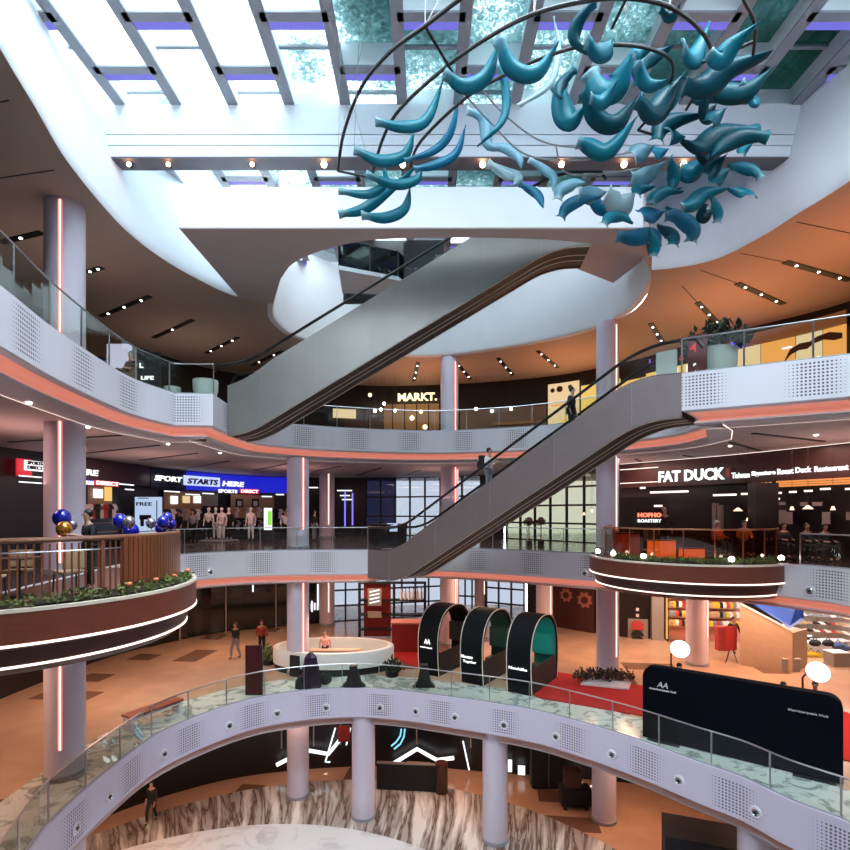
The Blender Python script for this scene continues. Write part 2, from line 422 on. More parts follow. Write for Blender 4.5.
P3 = smooth_path(L3, 0.4, True, corners=(6,7,8,9,18,19,20))
OUT = [Vector(p) for p in ((-23,-6),(-23,39),(24,39),(24,-6))]

plav = mat('lavender_metal_panel', (0.64,0.60,0.74), 0.4)
perf_l = perforated('lavender_perforated_panel', (0.64,0.60,0.74))
def level(n, P, zf, fas_h=1.0, fm=perf, lit_cove=cove_glow, soff=soffit, led_in=True):
    zs = zf-fas_h-0.42
    struct('trim_%d' % n, sweep(MB(), P, [(0.0, zf-fas_h),(0.0, zf)]), fm)
    panelw = plav if zf < -5 else globals()['panelw']
    struct('trim_%d' % (n+1), sweep(MB(), P, [(0.0, zf),(0.10, zf+0.001)]), panelw)
    struct('trim_%d' % (n+2), sweep(MB(), P, [(0.0, zf-fas_h),(0.03, zf-fas_h-0.03),(0.14, zf-fas_h-0.06)]), panelw)
    struct('trim_%d' % (n+3), sweep(MB(), P, [(0.14, zf-fas_h-0.06),(0.28,zf-fas_h-0.08),(0.36,zf-fas_h-0.14),(0.37,zf-fas_h-0.22),(0.26, zf-fas_h-0.29)]), lit_cove or cove_m, smooth=True)
    struct('trim_%d' % (n+4), sweep(MB(), P, [(0.26, zf-fas_h-0.29),(0.23, zf-fas_h-0.33),(0.31, zf-fas_h-0.40),(0.90, zs)]), lip_m, smooth=True)
    if led_in: struct('trim_%d' % (n+6), sweep(MB(), clip_visible(P,3), [(0.90, zs-0.004),(0.92, zs-0.004)], False), led_w, label='thin white light line in the soffit')
    return zs
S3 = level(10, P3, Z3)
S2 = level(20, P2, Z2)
S1 = level(30, P1, Z1, 1.12, perf_l, lit_cove=None, led_in=False)
fill_between(OUT, [offset(P3,0.0)], Z3, 'floor', dark_floor)
fill_between(OUT, [offset(P2,0.0)], Z2, 'floor', dark_floor)
fill_between(OUT, [offset(P1,1.7)], Z1, 'floor', tan_floor)
struct('floor', sweep(MB(), P1, [(0.0, Z1),(1.7, Z1)]), marb_w, label='white veined marble border')
fill_between(OUT, [offset(P3,0.9)], S3, 'ceiling', soffit, False)
fill_between(OUT, [offset(P2,0.9)], S2, 'ceiling', soffit, False)
fill_between(OUT, [offset(P1,0.9)], S1, 'ceiling', soffit, False)
# ground floor: pale marble disc, a streaked ring, tan beyond
gc = Vector((-5.5, 10.0)); gr = Vector((-3.2, 11.0))
struct('floor', MB().lathe((gc.x,gc.y,Z0-0.01), [(10.5,0),(10.5,0.016)], 90), marb_c, label='pale marble centre of the ground floor')
mb = MB(); K = 160
for i in range(K+1):
    a = 2*PI*i/K; d = Vector((math.cos(a), math.sin(a)))
    for q in (gc+d*9.8, gr+d*12.9): mb.uv[len(mb.v)] = (math.atan2(q.x+1.5, q.y-3.0)*17, (q-Vector((-1.5,3.0))).length); mb.v.append((q.x, q.y, Z0))
for i in range(K): mb.f.append((2*i,2*i+1,2*i+3,2*i+2))
struct('floor', mb, marb_s, label='streaked brown and white marble ring')
fill_between(OUT, [[(gr.x+12.9*math.cos(2*PI*i/80), gr.y+12.9*math.sin(2*PI*i/80)) for i in range(80)]], Z0-0.001, 'floor', tan_floor0)

# ---------------------------------------------------------------- top ceiling and light wells
H1 = [(7.6,17.5),(9.2,16.8),(9.9,15.3),(10.1,14.2),(10.4,12.7),(10.7,9),(9.6,5),(6,2.2),(0,1.2),(-3.6,1.8),(-5.5,4),(-6.6,6.5),(-7.4,9.0),(-7.8,10.4),(-8.3,12.2),(-8.6,14.9),(-8.3,17.0),(-7.5,19.0),(-7.0,19.6)]
H1s = smooth_path(H1, 0.35, False)
H1s = H1s[:]                                     # right tip -> near -> left tip
bridge_front = [(-7.0,14.8),(6.2,14.8)]
bridge_back = [(6.9,16.4),(5.6,15.8),(3,15.35),(-0.9,15.35),(-2.7,15.8),(-4.2,16.8),(-5.0,18.0)]
H2 = [(-5.9,20.4),(-6.3,22.2),(-5.8,24.2),(-3.5,26.2),(0.15,27),(3.3,25.9),(6.6,23.8),(8.0,21.4),(8.0,19.3),(6.9,16.4),(5.6,15.8),(3,15.35),(-0.9,15.35),(-2.7,15.8),(-4.2,16.8),(-5.0,18.0)]
H2s = smooth_path(H2, 0.35, True, corners=(9,))
hole1 = [tuple(p) for p in H1s] + [(-7.0,14.8),(6.2,14.8)]
fill_between(OUT, [offset(H2s,0.25), hole1], ZC, 'ceiling', ceil_m, False)
# curved white walls of the wells, rolling over into the ceiling
wall_prof = [(0.42,ZC),(0.16,ZC+0.04),(0.04,ZC+0.14),(0.0,ZC+0.30),(0.06,ZC+0.9),(0.35,ZC+2.0),(0.95,12.7)]
roll = [(0.0,ZC),(-0.02,ZC+0.05),(0.0,ZC+0.30),(0.06,ZC+0.9),(0.35,ZC+2.0),(0.95,12.7)]
struct('wall_1', sweep(MB(), H1s, roll, False), white, smooth=True, label='curved white wall of the main light well')
H2o = smooth_path([(-5.0,18.0),(-5.9,20.4)]+H2[1:9]+[(7.6,17.5)],0.35,False)
struct('wall_2', sweep(MB(), H2o, [(0.25,ZC),(0.06,ZC+0.04),(0.0,ZC+0.15),(0.0,12.7)], False), white, smooth=True, label='curved white wall of the rear light well')
bp = [(-7.0,14.8),(6.2,14.8),(7.6,17.5)] + [tuple(p) for p in smooth_path(bridge_back,0.3,False)] + [(-5.9,20.2),(-7.0,19.6)]
struct('wall_3', MB().prism(bp, ZC+0.002, 9.25), white, label='white bridge parapet with a dark underside')
struct('ceiling', MB().prism([(p[0],p[1]) for p in bp], ZC-0.03, ZC-0.005), soffit, label='dark underside of the bridge')
# beam across the main well
mb = MB()
for z0, z1 in ((10.12,10.42),(10.45,10.73),(10.76,11.62)): mb.box((0.8,15.08,(z0+z1)/2), (20.6,0.56,z1-z0))
mb.box((0.8,15.12,10.9), (20.4,0.46,1.4)); struct('trim_1', mb, white, label='white grooved beam under the skylight')
struct('trim_2', MB().box((0.8,15.08,10.10), (20.5,0.54,0.04)), beam_dk, label='dark underside of the beam')

# skylight: long bars, staggered deep cross pieces, water-streaked panes
ZB, ZG = 11.62, 12.2
xs = [-8.69+1.607*i-1.607*1 for i in range(15)]
win = MB(); 
win.box((0.8,14,ZG+0.65),(24,24,0.02)) if False else None
root_w = bpy.data.objects.new('window_1', None); C.objects.link(root_w); root_w['kind'] = 'structure'
ys0 = {0: 12.15, 1: 13.62}
for i, x in enumerate(xs):
    MB().box((x,13.5,(ZB+ZG)/2+0.03), (0.10,21,ZG-ZB-0.02)).build('window_bar', white, root_w)
    MB().box((x,13.5,ZB), (0.30,21,0.06)).build('window_bar', grey_bar, root_w)
for i in range(len(xs)-1):
    xm = (xs[i]+xs[i+1])/2; w = xs[i+1]-xs[i]-0.10; y0 = ys0[i%2]
    y = y0-9.0
    while y < 24:
        if y > 3.4:
            MB().box((xm,y+0.06,(ZB+ZG)/2+0.02), (w,0.12,ZG-ZB)).build('cross_bar', white, root_w)
            MB().box((xm,y+0.12,ZB-0.005), (w+0.1,0.24,0.05)).build('cross_bar', grey_bar, root_w)
            MB().box((xm,y+0.36,ZB+0.02), (w,0.24,0.04)).build('led_strip', led_p, root_w)
            MB().box((xm,y+1.56,ZG-0.02), (w,0.10,0.06)).build('cross_bar', grey_bar, root_w)
            MB().box((xm,y+1.5,ZG+0.03), (w+0.05,2.97,0.02)).build('pane', sky_glass, root_w)
        y += 2.97
# roof rim so that the sky only enters through the panes
mb = MB(); mb.box((0,2.0,12.75),(30,3.0,0.1)); mb.box((0,26.0,12.75),(30,4.0,0.1)); mb.box((-12.4,14,12.75),(4.2,26,0.1)); mb.box((14.1,14,12.75),(5.0,26,0.1))
mb.box((-11.8,14,12.3),(0.1,26,0.9)); 
struct('ceiling', mb, white, label='roof rim around the skylight')

# ---------------------------------------------------------------- outer walls of each level
O3 = [(-15,5),(-15.6,12),(-15.5,19),(-13.9,26),(-11.5,30),(-7,32.4),(-2.5,33.4),(2.4,32.8),(7.5,31),(10.9,28),(14,23.2),(16.3,20),(17.6,15),(18,8)]
O2 = [(-15,5),(-15.2,12),(-15.1,18.5),(-14.6,22),(-14.1,27.8),(-12.4,31.8),(-9.8,34.6),(-3,35.5),(3,33),(7,29),(9.6,25.2),(12,22),(13.6,19),(15.5,14),(16,8)]
O1 = [(-16,5),(-16,14),(-15.4,23.4),(-13.9,27.6),(-12,30),(-8,32),(-3,34),(2,35),(6.5,33),(10.4,29.5),(14,28.4),(18.5,27.8),(22,26.6),(23,18),(23,8)]
O0 = [(-15,5),(-15,14),(-13.5,20),(-10,23.4),(-6,24.8),(-1,25.2),(3,24.6),(7,24),(11,23),(15,20),(17,14),(17,6)]
W3, W2, W1, W0 = [smooth_path(o, 0.5, False) for o in (O3,O2,O1,O0)]
def hit(W, x):
    """where the sight line of photo column x meets the wall polyline (farthest hit); returns point, tangent"""
    s = (x-HX)/F; best = None
    for a, b in zip(W, W[1:]):
        fa = a.x-s*a.y; fb = b.x-s*b.y
        if fa == fb: continue
        t = fa/(fa-fb)
        if -1e-6 <= t <= 1+1e-6:
            p = a.lerp(b, t)
            if p.y > 4 and (best is None or p.y > best[0].y): best = (p, (b-a).normalized())
    return best
def wallmesh(W, z0, z1, gaps, th=0.25):
    """one wall, broken where daylight windows stand"""
    runs = []; cur = []
    for p in W:
        x = HX+F*p.x/p.y
        if any(g0 < x < g1 for g0, g1 in gaps):
            if len(cur) > 1: runs.append(cur)
            cur = []
        else: cur.append(p)
    if len(cur) > 1: runs.append(cur)
    mb = MB()
    for r in runs: sweep(mb, r, [(0,z0),(0,z1),(th,z1),(th,z0)], False, True)
    return mb
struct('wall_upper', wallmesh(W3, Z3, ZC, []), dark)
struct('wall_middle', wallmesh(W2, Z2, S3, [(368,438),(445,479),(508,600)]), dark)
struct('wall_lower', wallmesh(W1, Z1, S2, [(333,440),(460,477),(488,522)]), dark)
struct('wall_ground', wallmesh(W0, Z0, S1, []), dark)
struct('wall_left', MB().box((-23.1,16,-2),(0.2,46,21)), dark)
struct('wall_right', MB().box((24.1,16,-2),(0.2,46,21)), dark)
struct('wall_back', MB().box((0.5,-6.1,0),(48,0.2,26)), mat('back_wall', (0.35,0.3,0.28), 0.8))

def panel_M(W, x0, x1, off):
    """local frame of a flat panel just inside the wall between two photo columns; x runs left to right, y points away from the viewer"""
    a, _ = hit(W, x0); b, _ = hit(W, x1)
    d = b-a; t = d.normalized(); nrm = Vector((-t.y, t.x))      # outward (away from the viewer)
    a = a*(1-min(0.12, off/max(0.5, a.dot(nrm)))); b = b*(1-min(0.12, off/max(0.5, b.dot(nrm)))); d = b-a; t = d.normalized(); nrm = Vector((-t.y, t.x))
    M = Matrix(((t.x, nrm.x, 0, a.x),(t.y, nrm.y, 0, a.y),(0,0,1,0),(0,0,0,1)))
    return M, d.length, (a.y+b.y)/2
def wpanel(W, x0, x1, y0, y1, off, m, name, parent=None, th=0.06, z=None):
    """panel following the wall between photo columns x0 and x1, standing off the wall towards the viewer"""
    n = max(1, int(abs(x1-x0)/14)); pts = []
    for i in range(n+1):
        p, t = hit(W, x0+(x1-x0)*i/n); nn = Vector((-t.y,t.x)); pts.append(p*(1-min(0.12, off/max(0.5, p.dot(nn)))))
    Y = sum(p.y for p in pts)/len(pts)
    z1 = (HY-y0)*Y/F; z0 = (HY-y1)*Y/F
    if z: z0, z1 = z
    mb = MB(); sweep(mb, pts, [(0,z0),(0,z1),(th,z1),(th,z0)], False, True); k = len(mb.v)
    mb.f.append((3,2,1,0)); mb.f.append((k-4,k-3,k-2,k-1)); mb.uv = {}
    return mb.build(name, m, parent)
def text_mesh(s, h, width=None, extrude=0.02, bold=0.03):
    cu = bpy.data.curves.new('txt', 'FONT'); cu.body = s; cu.size = 1.0; cu.extrude = extrude; cu.offset = bold; cu.resolution_u = 2
    ob = bpy.data.objects.new('txt', cu); C.objects.link(ob)
    bpy.context.view_layer.update()
    me = bpy.data.meshes.new_from_object(ob.evaluated_get(bpy.context.evaluated_depsgraph_get()))
    bpy.data.objects.remove(ob); bpy.data.curves.remove(cu)
    xs_ = [v.co.x for v in me.vertices]; ys_ = [v.co.y for v in me.vertices]
    x0, x1, y0, y1 = min(xs_), max(xs_), min(ys_), max(ys_)
    sy = h/(y1-y0); sx = sy if width is None else width/(x1-x0)
    for v in me.vertices: v.co = Vector(((v.co.x-x0)*sx, (v.co.y-y0)*sy, v.co.z))
    return me
def put_text(s, M, x, z, h, width, m, name='lettering', parent=None, bold=0.03, slant=0.0, ex=0.02):
    """text standing in local xz plane of M at (x,z), facing -y"""
    me = text_mesh(s, h, width, ex, bold*0.6)
    off = Vector(parent['_o']) if parent is not None and '_o' in parent else Vector((0,0,0))
    for v in me.vertices:
        lx = x+v.co.x+slant*v.co.y; lz = z+v.co.y; v.co = (M @ Vector((lx, -v.co.z-0.03, lz)))-off
    me.materials.clear(); me.materials.append(m)
    o = bpy.data.objects.new(name, me); C.objects.link(o)
    if parent is not None: o.parent = parent
    return o
def wtext(W, s, x0, x1, y0, y1, off, m, parent, bold=0.03, slant=0.0):
    M, L, Y = panel_M(W, x0, x1, off+0.3)
    return put_text(s, M, 0, (HY-y1)*Y/F, (y1-y0)*Y/F, L, m, parent=parent, bold=bold, slant=slant)

# daylight windows in the far walls
def far_window(n, W, x0, x1, zlo, zhi, nx, nz, m=glass_win):
    r = bpy.data.objects.new('window_%d' % n, None); C.objects.link(r); r['kind'] = 'structure'
    M, L, Y = panel_M(W, x0, x1, 0.0)
    mb = MB()
    for i in range(nx+1):
        x = L*i/nx; mb.extrude_y([(x-.05,zlo),(x+.05,zlo),(x+.05,zhi),(x-.05,zhi)], M, 0.12)
    for j in range(nz+1):
        z = zlo+(zhi-zlo)*j/nz; mb.extrude_y([(0,z-.05),(L,z-.05),(L,z+.05),(0,z+.05)], M, 0.12)
    mb.build('window_frame', black, r)
    MB().extrude_y([(0,zlo),(L,zlo),(L,zhi),(0,zhi)], M @ Matrix.Translation((0,0.05,0)), 0.02).build('pane', m, r)
milky = glass_mat('frosted_glass', (0.31,0.31,0.33))
warmw = glass_mat('warm_glass', (0.32,0.31,0.26))
far_window(2, W2, 366, 395, Z2, S3, 2, 3, glass_mat('dim_glass', (0.05,0.05,0.08)))
far_window(3, W2, 395, 440, Z2, S3, 3, 3, milky)
far_window(4, W2, 443, 481, Z2, S3, 2, 3, milky)
far_window(5, W2, 506, 602, Z2, S3, 6, 4, warmw)
far_window(6, W1, 331, 442, Z1, S2, 8, 4, milky)
far_window(7, W1, 458, 479, Z1, S2, 3, 3, milky)
far_window(8, W1, 486, 524, Z1, S2, 3, 4, milky)

# ---------------------------------------------------------------- columns
def column(label, x, y, k, spans, r=0.465, leds=(), phi=0.0, z0=Z0, z1=ZC):
    p = pk(x, y, k); X, Y = p.x, p.y
    t = thing('round_column', label, 'column', (X,Y,z0), 'white round columns')
    spans = [(a, (Z1-0.9 if abs(b-S1) < 0.3 else b)) for a, b in spans]
    for (a, b) in spans:
        MB().lathe((X,Y,a), [(r,0),(r,b-a)], 40).build('shaft', colm, t, True)
        MB().lathe((X,Y,a), [(r+0.03,0),(r+0.03,0.12),(r,0.14)], 40).build('base_ring', grey_bar, t, True)
    base = math.atan2(-Y, -X)
    an = base - phi if False else base + phi
    for (a, b) in leds:
        d = Vector((math.cos(an), math.sin(an))); q = Vector((X,Y))+d*(r+0.005); tt = Vector((-d.y,d.x))
        mb = MB(); mb.box((q.x,q.y,(a+b)/2),(0.05,0.036,b-a),an); mb.build('led_strip', led_w, t)
        for sg in (-1,1):
            c = q+tt*sg*0.032; MB().box((c.x,c.y,(a+b)/2),(0.022,0.03,b-a),an).build('led_halo', halo_r, t)  # red halo beside the light strip, put in as glowing slivers
    return t
full = [(Z0,S1+0.2),(Z1,S2),(Z2,S3),(Z3,ZC)]
lo = 0.85
column('left foreground white column rising through the timber balcony, glowing red strip', 65, 700, 37.8, full, leds=[(Z1+lo,S2),(Z2+0.3,S3),(Z3+0.5,ZC-0.1)], phi=math.radians(-13))
column('white column standing inside the round white kiosk', 298, 700, 23.0, full[:3], leds=[(Z1+lo,S2),(Z2+lo,S3)], phi=math.radians(27))
column('narrow pinkish column behind the kiosk column, beside the blue lights', 327, 500, 16.2, [(Z1,S2),(Z2,S3)], leds=[(Z1+lo,S2),(Z2+lo,S3)], phi=math.radians(12))
column('white column in front of the restaurant with the cream lettering', 449.5, 500, 19.0, [(Z1,S2),(Z2,S3),(Z3,ZC)], leds=[(Z1+lo,S2),(Z2+lo,S3),(Z3+0.4,ZC-0.3)], phi=math.radians(40))
column('right column between the escalator and the duck restaurant, plants at its foot', 607.5, 500, 23.3, [(Z1,S2),(Z2,S3),(Z3,ZC)], leds=[(Z1+lo,S2),(Z2+lo,S3),(Z3+0.3,ZC-0.2)], phi=math.radians(48))
column('column behind the left round lamp on the tan floor', 697, 600, 21.9, [(Z1,S2)], leds=[(Z1+1.3,S2)], phi=math.radians(62))
column('pinkish column right of the black arch pods', 544.5, 600, 17.6, [(Z1,S2)], leds=[(Z1+1.0,S2)], phi=math.radians(45))
column('small dark pink column between the far windows', 480, 600, 15.0, [(Z1,S2)], r=0.36, leds=[(Z1+1.5,S2)], phi=math.radians(50))
column('pale column under the middle of the curved walkway', 363.5, 700, 24.7, [(Z0,S1)])
column('pale violet column cut by the bottom edge, below the arch pods', 495, 700, 26.6, [(Z0,S1)])
column('pinkish lower column beside the dark goods cart', 604, 700, 25.0, [(Z0,S1)])
column('violet column at the bottom right below the black backdrop', 757, 700, 37.0, [(Z0,S1)])

# ---------------------------------------------------------------- glass balustrades
def balustrade(label, P, zf, h=0.95, keep=None, d=0.06, pan=1.45, group='glass balustrades', rail=steel, g=glass):
    run = [p+n*d for p, n in zip(P, normals(P, False))]
    t = thing('glass_balustrade', label, 'railing', (run[0].x, run[0].y, zf), group)
    L = [0.0]
    for a, b in zip(run, run[1:]): L.append(L[-1]+(b-a).length)
    def at_s(s):
        s = max(0, min(L[-1]-1e-6, s))
        for i in range(len(L)-1):
            if L[i+1] >= s: return run[i].lerp(run[i+1], (s-L[i])/max(1e-9, L[i+1]-L[i]))
        return run[-1]
    n = max(1, round(L[-1]/pan))
    for i in range(n):
        a, b = L[-1]*i/n+0.015, L[-1]*(i+1)/n-0.015; K = 4
        pts = [at_s(a+(b-a)*k/K) for k in range(K+1)]
        mb = MB(); sweep(mb, pts, [(-0.006,zf+0.01),(-0.006,zf+h-0.02),(0.006,zf+h-0.02),(0.006,zf+0.01)], False, True)
        mb.build('glass_panel', g, t)
    for i in range(n+1):
        p = at_s(L[-1]*i/n); MB().box((p.x,p.y,zf+h/2),(0.025,0.045,h)).build('post', steel, t)
    m = max(8, int(L[-1]/0.25)); MB().tube([(*at_s(L[-1]*i/m), zf+h) for i in range(m+1)], 0.022, 6).build('handrail', rail, t, True)
    MB().tube([(*at_s(L[-1]*i/m), zf+0.02) for i in range(m+1)], 0.022, 4).build('base_channel', grey_bar, t)
    return t
def sub(P, x0, y0, x1, y1):
    """open stretch of closed path P from the vertex nearest (x0,y0) to the one nearest (x1,y1)"""
    i = min(range(len(P)), key=lambda k: (P[k]-Vector((x0,y0))).length); j = min(range(len(P)), key=lambda k: (P[k]-Vector((x1,y1))).length)
    return P[i:j+1] if i <= j else P[i:]+P[:j+1]
balustrade('clear glass balustrade along the nearest curved walkway with round nozzles', sub(P1,-6.9,7.5,10.2,9), Z1)
balustrade('glass balustrade along the upper left gallery in front of white pots', sub(P3,-6.5,6.3,-6.73,16.5), Z3)
balustrade('glass balustrade below the cream restaurant lettering', sub(P3,-5.2,22.4,8.8,18.6), Z3)
balustrade('glass balustrade on the upper right gallery by the big potted plant', sub(P3,6.96,14.1,11.8,11.1), Z3)
balustrade('glass balustrade facing the sports shop', sub(P2,-9.3,17.0,-2.4,21.8), Z2)
balustrade('glass balustrade behind the lower escalator, right to the small timber balcony', sub(P2,0.1,23.35,6.6,19.7), Z2)
balustrade('dark glass balustrade right of the small timber balcony', sub(P2,11.3,15.7,11.6,10), Z2)

# ---------------------------------------------------------------- round nozzles in the fascias
def nozzles(P, zc, xlist, label_fn, group):
    proto = None
    Q = clip_visible(P, 3)
    for i, x in enumerate(xlist):
        s = (x-HX)/F; best = None
        for a, b in zip(Q, Q[1:]):
            fa = a.x-s*a.y; fb = b.x-s*b.y
            if fa*fb <= 0 and fa != fb:
                p = a.lerp(b, fa/(fa-fb)); t = (b-a).normalized()
                if best is None or p.y > best[0].y: best = (p, t)
        if not best: continue
        p, t = best; an = math.atan2(t.y, t.x)
        if proto is None:
            proto = thing('round_air_nozzle', label_fn(i), 'air nozzle', (0,0,0), group)
            R = Matrix.Rotation(PI/2,4,'X')
            def rl(prof):
                m_ = MB().lathe((0,0,0), prof, 20); m_.v = [tuple(R @ Vector(v)) for v in m_.v]; return m_
            rl([(0.165,-0.01),(0.165,0.02),(0.12,0.045),(0.10,0.03)]).build('outer_ring', panelw, proto, True)
            rl([(0.10,0.0),(0.10,0.035),(0.075,0.05),(0.055,0.02)]).build('nozzle', chrome, proto, True)
            rl([(0.06,0.0),(0.05,0.045)]).build('opening', black, proto, True)
            del proto['_o']; o = proto
        else: o = dup(proto)
        o.location = (p.x, p.y, zc); o.rotation_euler = (0,0,an); o['label'] = label_fn(i)
ordn = ['first','second','third','fourth','fifth','sixth','seventh','eighth','ninth','tenth','eleventh','twelfth','thirteenth','fourteenth','fifteenth']
nozzles(P1, Z1-0.72, [76,109,164,229,277,326,380,416,455,504,556,612,679,756], lambda i: '%s round nozzle from the left on the nearest curved white fascia' % ordn[i], 'round nozzles in the nearest fascia')
nozzles(P2, Z2-0.75, [210,585,810], lambda i: ['round nozzle on the fascia below the sports shop','round nozzle just left of the small timber balcony','round nozzle just right of the small timber balcony'][i], 'round nozzles in the middle fascia')

# ---------------------------------------------------------------- escalators
def escalator(label, p0, d, z0, z1, sb, total, width, hT0, hT, hB, hR, clad, rail_m, seam):
    t = Vector((d[0], d[1], 0)).normalized(); n = Vector((-t.y, t.x, 0))
    M = Matrix(((t.x,n.x,0,p0[0]),(t.y,n.y,0,p0[1]),(0,0,1,0),(0,0,0,1)))
    root = thing('escalator', label, 'escalator', (p0[0],p0[1],z0))
    run = (z1-z0)/math.tan(PI/6); se = sb+run
    def walk(s): return z0 if s < sb else (z1 if s > se else z0+(s-sb)*math.tan(PI/6))
    def blend(s):                       # 0 on the flats, 1 on the incline
        return max(0.0, min(1.0, (s-sb+0.9)/1.8))*max(0.0, min(1.0, (se+0.9-s)/1.8))
    def sm(s): return sum(walk(s+e) for e in (-0.6,-0.3,0,0.3,0.6))/5
    N = 60; S = [total*i/N for i in range(N+1)]
    top = [(s, sm(s)+hT0+(hT-hT0)*blend(s)) for s in S]; bot = [(s, sm(s)-hB) for s in S]
    def side(y, th, name, m):
        mb = MB(); o = 0
        for (s, zt), (_, zb) in zip(top, bot):
            for yy, z in ((y,zt),(y,zb),(y+th,zb),(y+th,zt)): mb.v.append(tuple(M @ Vector((s,yy,z))))
        for i in range(N):
            for k in range(4): a = i*4+k; b = i*4+(k+1)%4; mb.f.append((a,b,b+4,a+4))
        mb.f.append((0,1,2,3)); mb.f.append((N*4+3,N*4+2,N*4+1,N*4)); return mb.build(name, m, root, True)
    side(0, 0.06, 'side_cladding', clad); side(width-0.06, 0.06, 'side_cladding', clad)
    # cladding seams
    s = 1.2
    while s < total:
        i = min(N, int(s/total*N)); MB().bar(M @ Vector((s,-0.002,bot[i][1]+0.02)), M @ Vector((s,-0.002,top[i][1]-0.02)), 0.012, 0.006).build('cladding_seam', grey_bar, root); s += seam
    mb = MB()
    for (s, zb) in bot:
        for yy in (0.07, width-0.07): mb.v.append(tuple(M @ Vector((s,yy,zb+0.03))))
    for i in range(N): mb.f.append((2*i,2*i+1,2*i+3,2*i+2))
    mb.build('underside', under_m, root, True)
    for yy in (0.03, width*0.38, width*0.62, width-0.03):
        MB().tube([M @ Vector((s,yy,zb-0.01)) for s, zb in bot], 0.014, 4).build('underside_trim_line', trimw, root)
    # steps
    mb = MB(); ns = int(run/0.4)
    for i in range(ns):
        s = sb+run*(i+0.5)/ns; z = walk(s); c = M @ Vector((s, width/2, z-0.12))
        mb.box(c, (run/ns, width-0.5, 0.24), math.atan2(t.y,t.x))
    mb.build('steps', steel, root)
    for a, b, z in ((0.02,sb,z0),(se,total-0.02,z1)):
        c = M @ Vector(((a+b)/2, width/2, z-0.03)); MB().box(c, (max(0.1,b-a), width-0.5, 0.06), math.atan2(t.y,t.x)).build('landing_plate', steel, root)
    for y in (0.12, width-0.12):
        mb = MB(); K = N
        for (s, zt) in top:
            zr = sm(s)+hR-0.02; mb.v.append(tuple(M @ Vector((s,y,min(zt-0.05,zr)))));  mb.v.append(tuple(M @ Vector((s,y,zr))))
        for i in range(K): mb.f.append((2*i,2*i+1,2*i+3,2*i+2))
        g = mb.build('glass_side', glass, root)
        pts = [M @ Vector((s,y,sm(s)+hR)) for s in S]
        a = M @ Vector((-0.35,y,z0+hR-0.05)); b = M @ Vector((-0.5,y,z0+hR-0.3)); e = M @ Vector((total+0.35,y,z1+hR-0.05)); f_ = M @ Vector((total+0.5,y,z1+hR-0.3))
        MB().tube([b,a]+pts+[e,f_], 0.05, 8).build('handrail', rail_m, root, True)
        MB().tube([M @ Vector((s,y,zt+0.02)) for s, zt in top], 0.03, 6).build('deck_trim', chrome if clad is clad_a else black, root, True)
    return M, walk, root
Ml, walk_l, esc_l = escalator('lower bronze-sided escalator rising right to the gallery with the potted plant', (-2.4,21.8), (9.36,-7.7), Z2, Z3, 1.75, 12.12, 1.62, 0.02, 0.22, 1.18, 0.95, clad_b, black, 2.4)
Mu, walk_u, esc_u = escalator('upper escalator with pale steel sides climbing up under the white bridge', (-6.82,17.95), (12.12,-0.9), Z3, Z4, 0.6, 12.3, 1.6, 0.55, 0.92, 1.12, 1.40, clad_a, black, 1.9)
struct('floor', MB().prism([(5.35,16.0),(7.2,16.6),(8.0,19.2),(7.6,21),(5.5,19.6)], 9.25, Z4-0.02), soffit, label='small upper landing behind the bridge')
# upper balcony corner behind the upper escalator: white slab, smoked glass, low planting
bx = [(-3.2,19.3),(-1.05,20.2),(-0.3,21.6),(-3.4,21.4)]
struct('floor', MB().prism(bx, 9.0, 9.15), white, label='white upper balcony slab')
t = thing('glass_balustrade', 'smoked dark glass balustrade of the topmost balcony under the bridge', 'railing', (-3.05,19.4,9.15), 'glass balustrades')
for (a, b) in (((-3.2,19.3),(-2.1,19.75)),((-2.1,19.75),(-1.05,20.2)),((-1.05,20.2),(-0.3,21.6)),((-3.2,19.3),(-3.4,21.4))):
    MB().bar((a[0],a[1]+0.06,9.65),(b[0],b[1]+0.06,9.65),0.02,1.0).build('glass_panel', glass_d, t)
    MB().box((a[0],a[1]+0.06,9.68),(0.05,0.05,1.05)).build('post', black, t)
balc_top = t
struct('wall_4', MB().box((-1.3,21.7,10.0),(4.2,0.15,2.6)), dark, label='dark upper shop wall')
struct('wall_5', MB().box((-0.1,20.9,9.6),(1.5,0.5,2.2)), dark, label='dark boxed end of the upper balcony')

# ---------------------------------------------------------------- leaves and planting
def clump(mb, c, r, n, size, flat=0.7, spiky=False):
    for _ in range(n):
        a = random.uniform(0,2*PI); q = random.random()**0.5; h = random.uniform(0,1)
        p = Vector((c[0]+r[0]*q*math.cos(a), c[1]+r[1]*q*math.sin(a), c[2]+r[2]*h*(1-0.6*q)))
        d = Vector((random.uniform(-1,1), random.uniform(-1,1), random.uniform(0.0,1.6) if spiky else random.uniform(-0.6,0.8))).normalized()
        w = d.cross(Vector((random.uniform(-1,1),random.uniform(-1,1),random.uniform(-1,1)))).normalized()
        L = size*random.uniform(0.6,1.3)
        mb.add([p, p+d*L*0.5+w*L*0.22, p+d*L, p+d*L*0.5-w*L*0.22], [(0,1,2,3)])
    return mb

clump(MB(),(-2.1,20.1,9.16),(1.0,0.25,0.25),160,0.16,spiky=True).build('low_planting', green_d, balc_top)
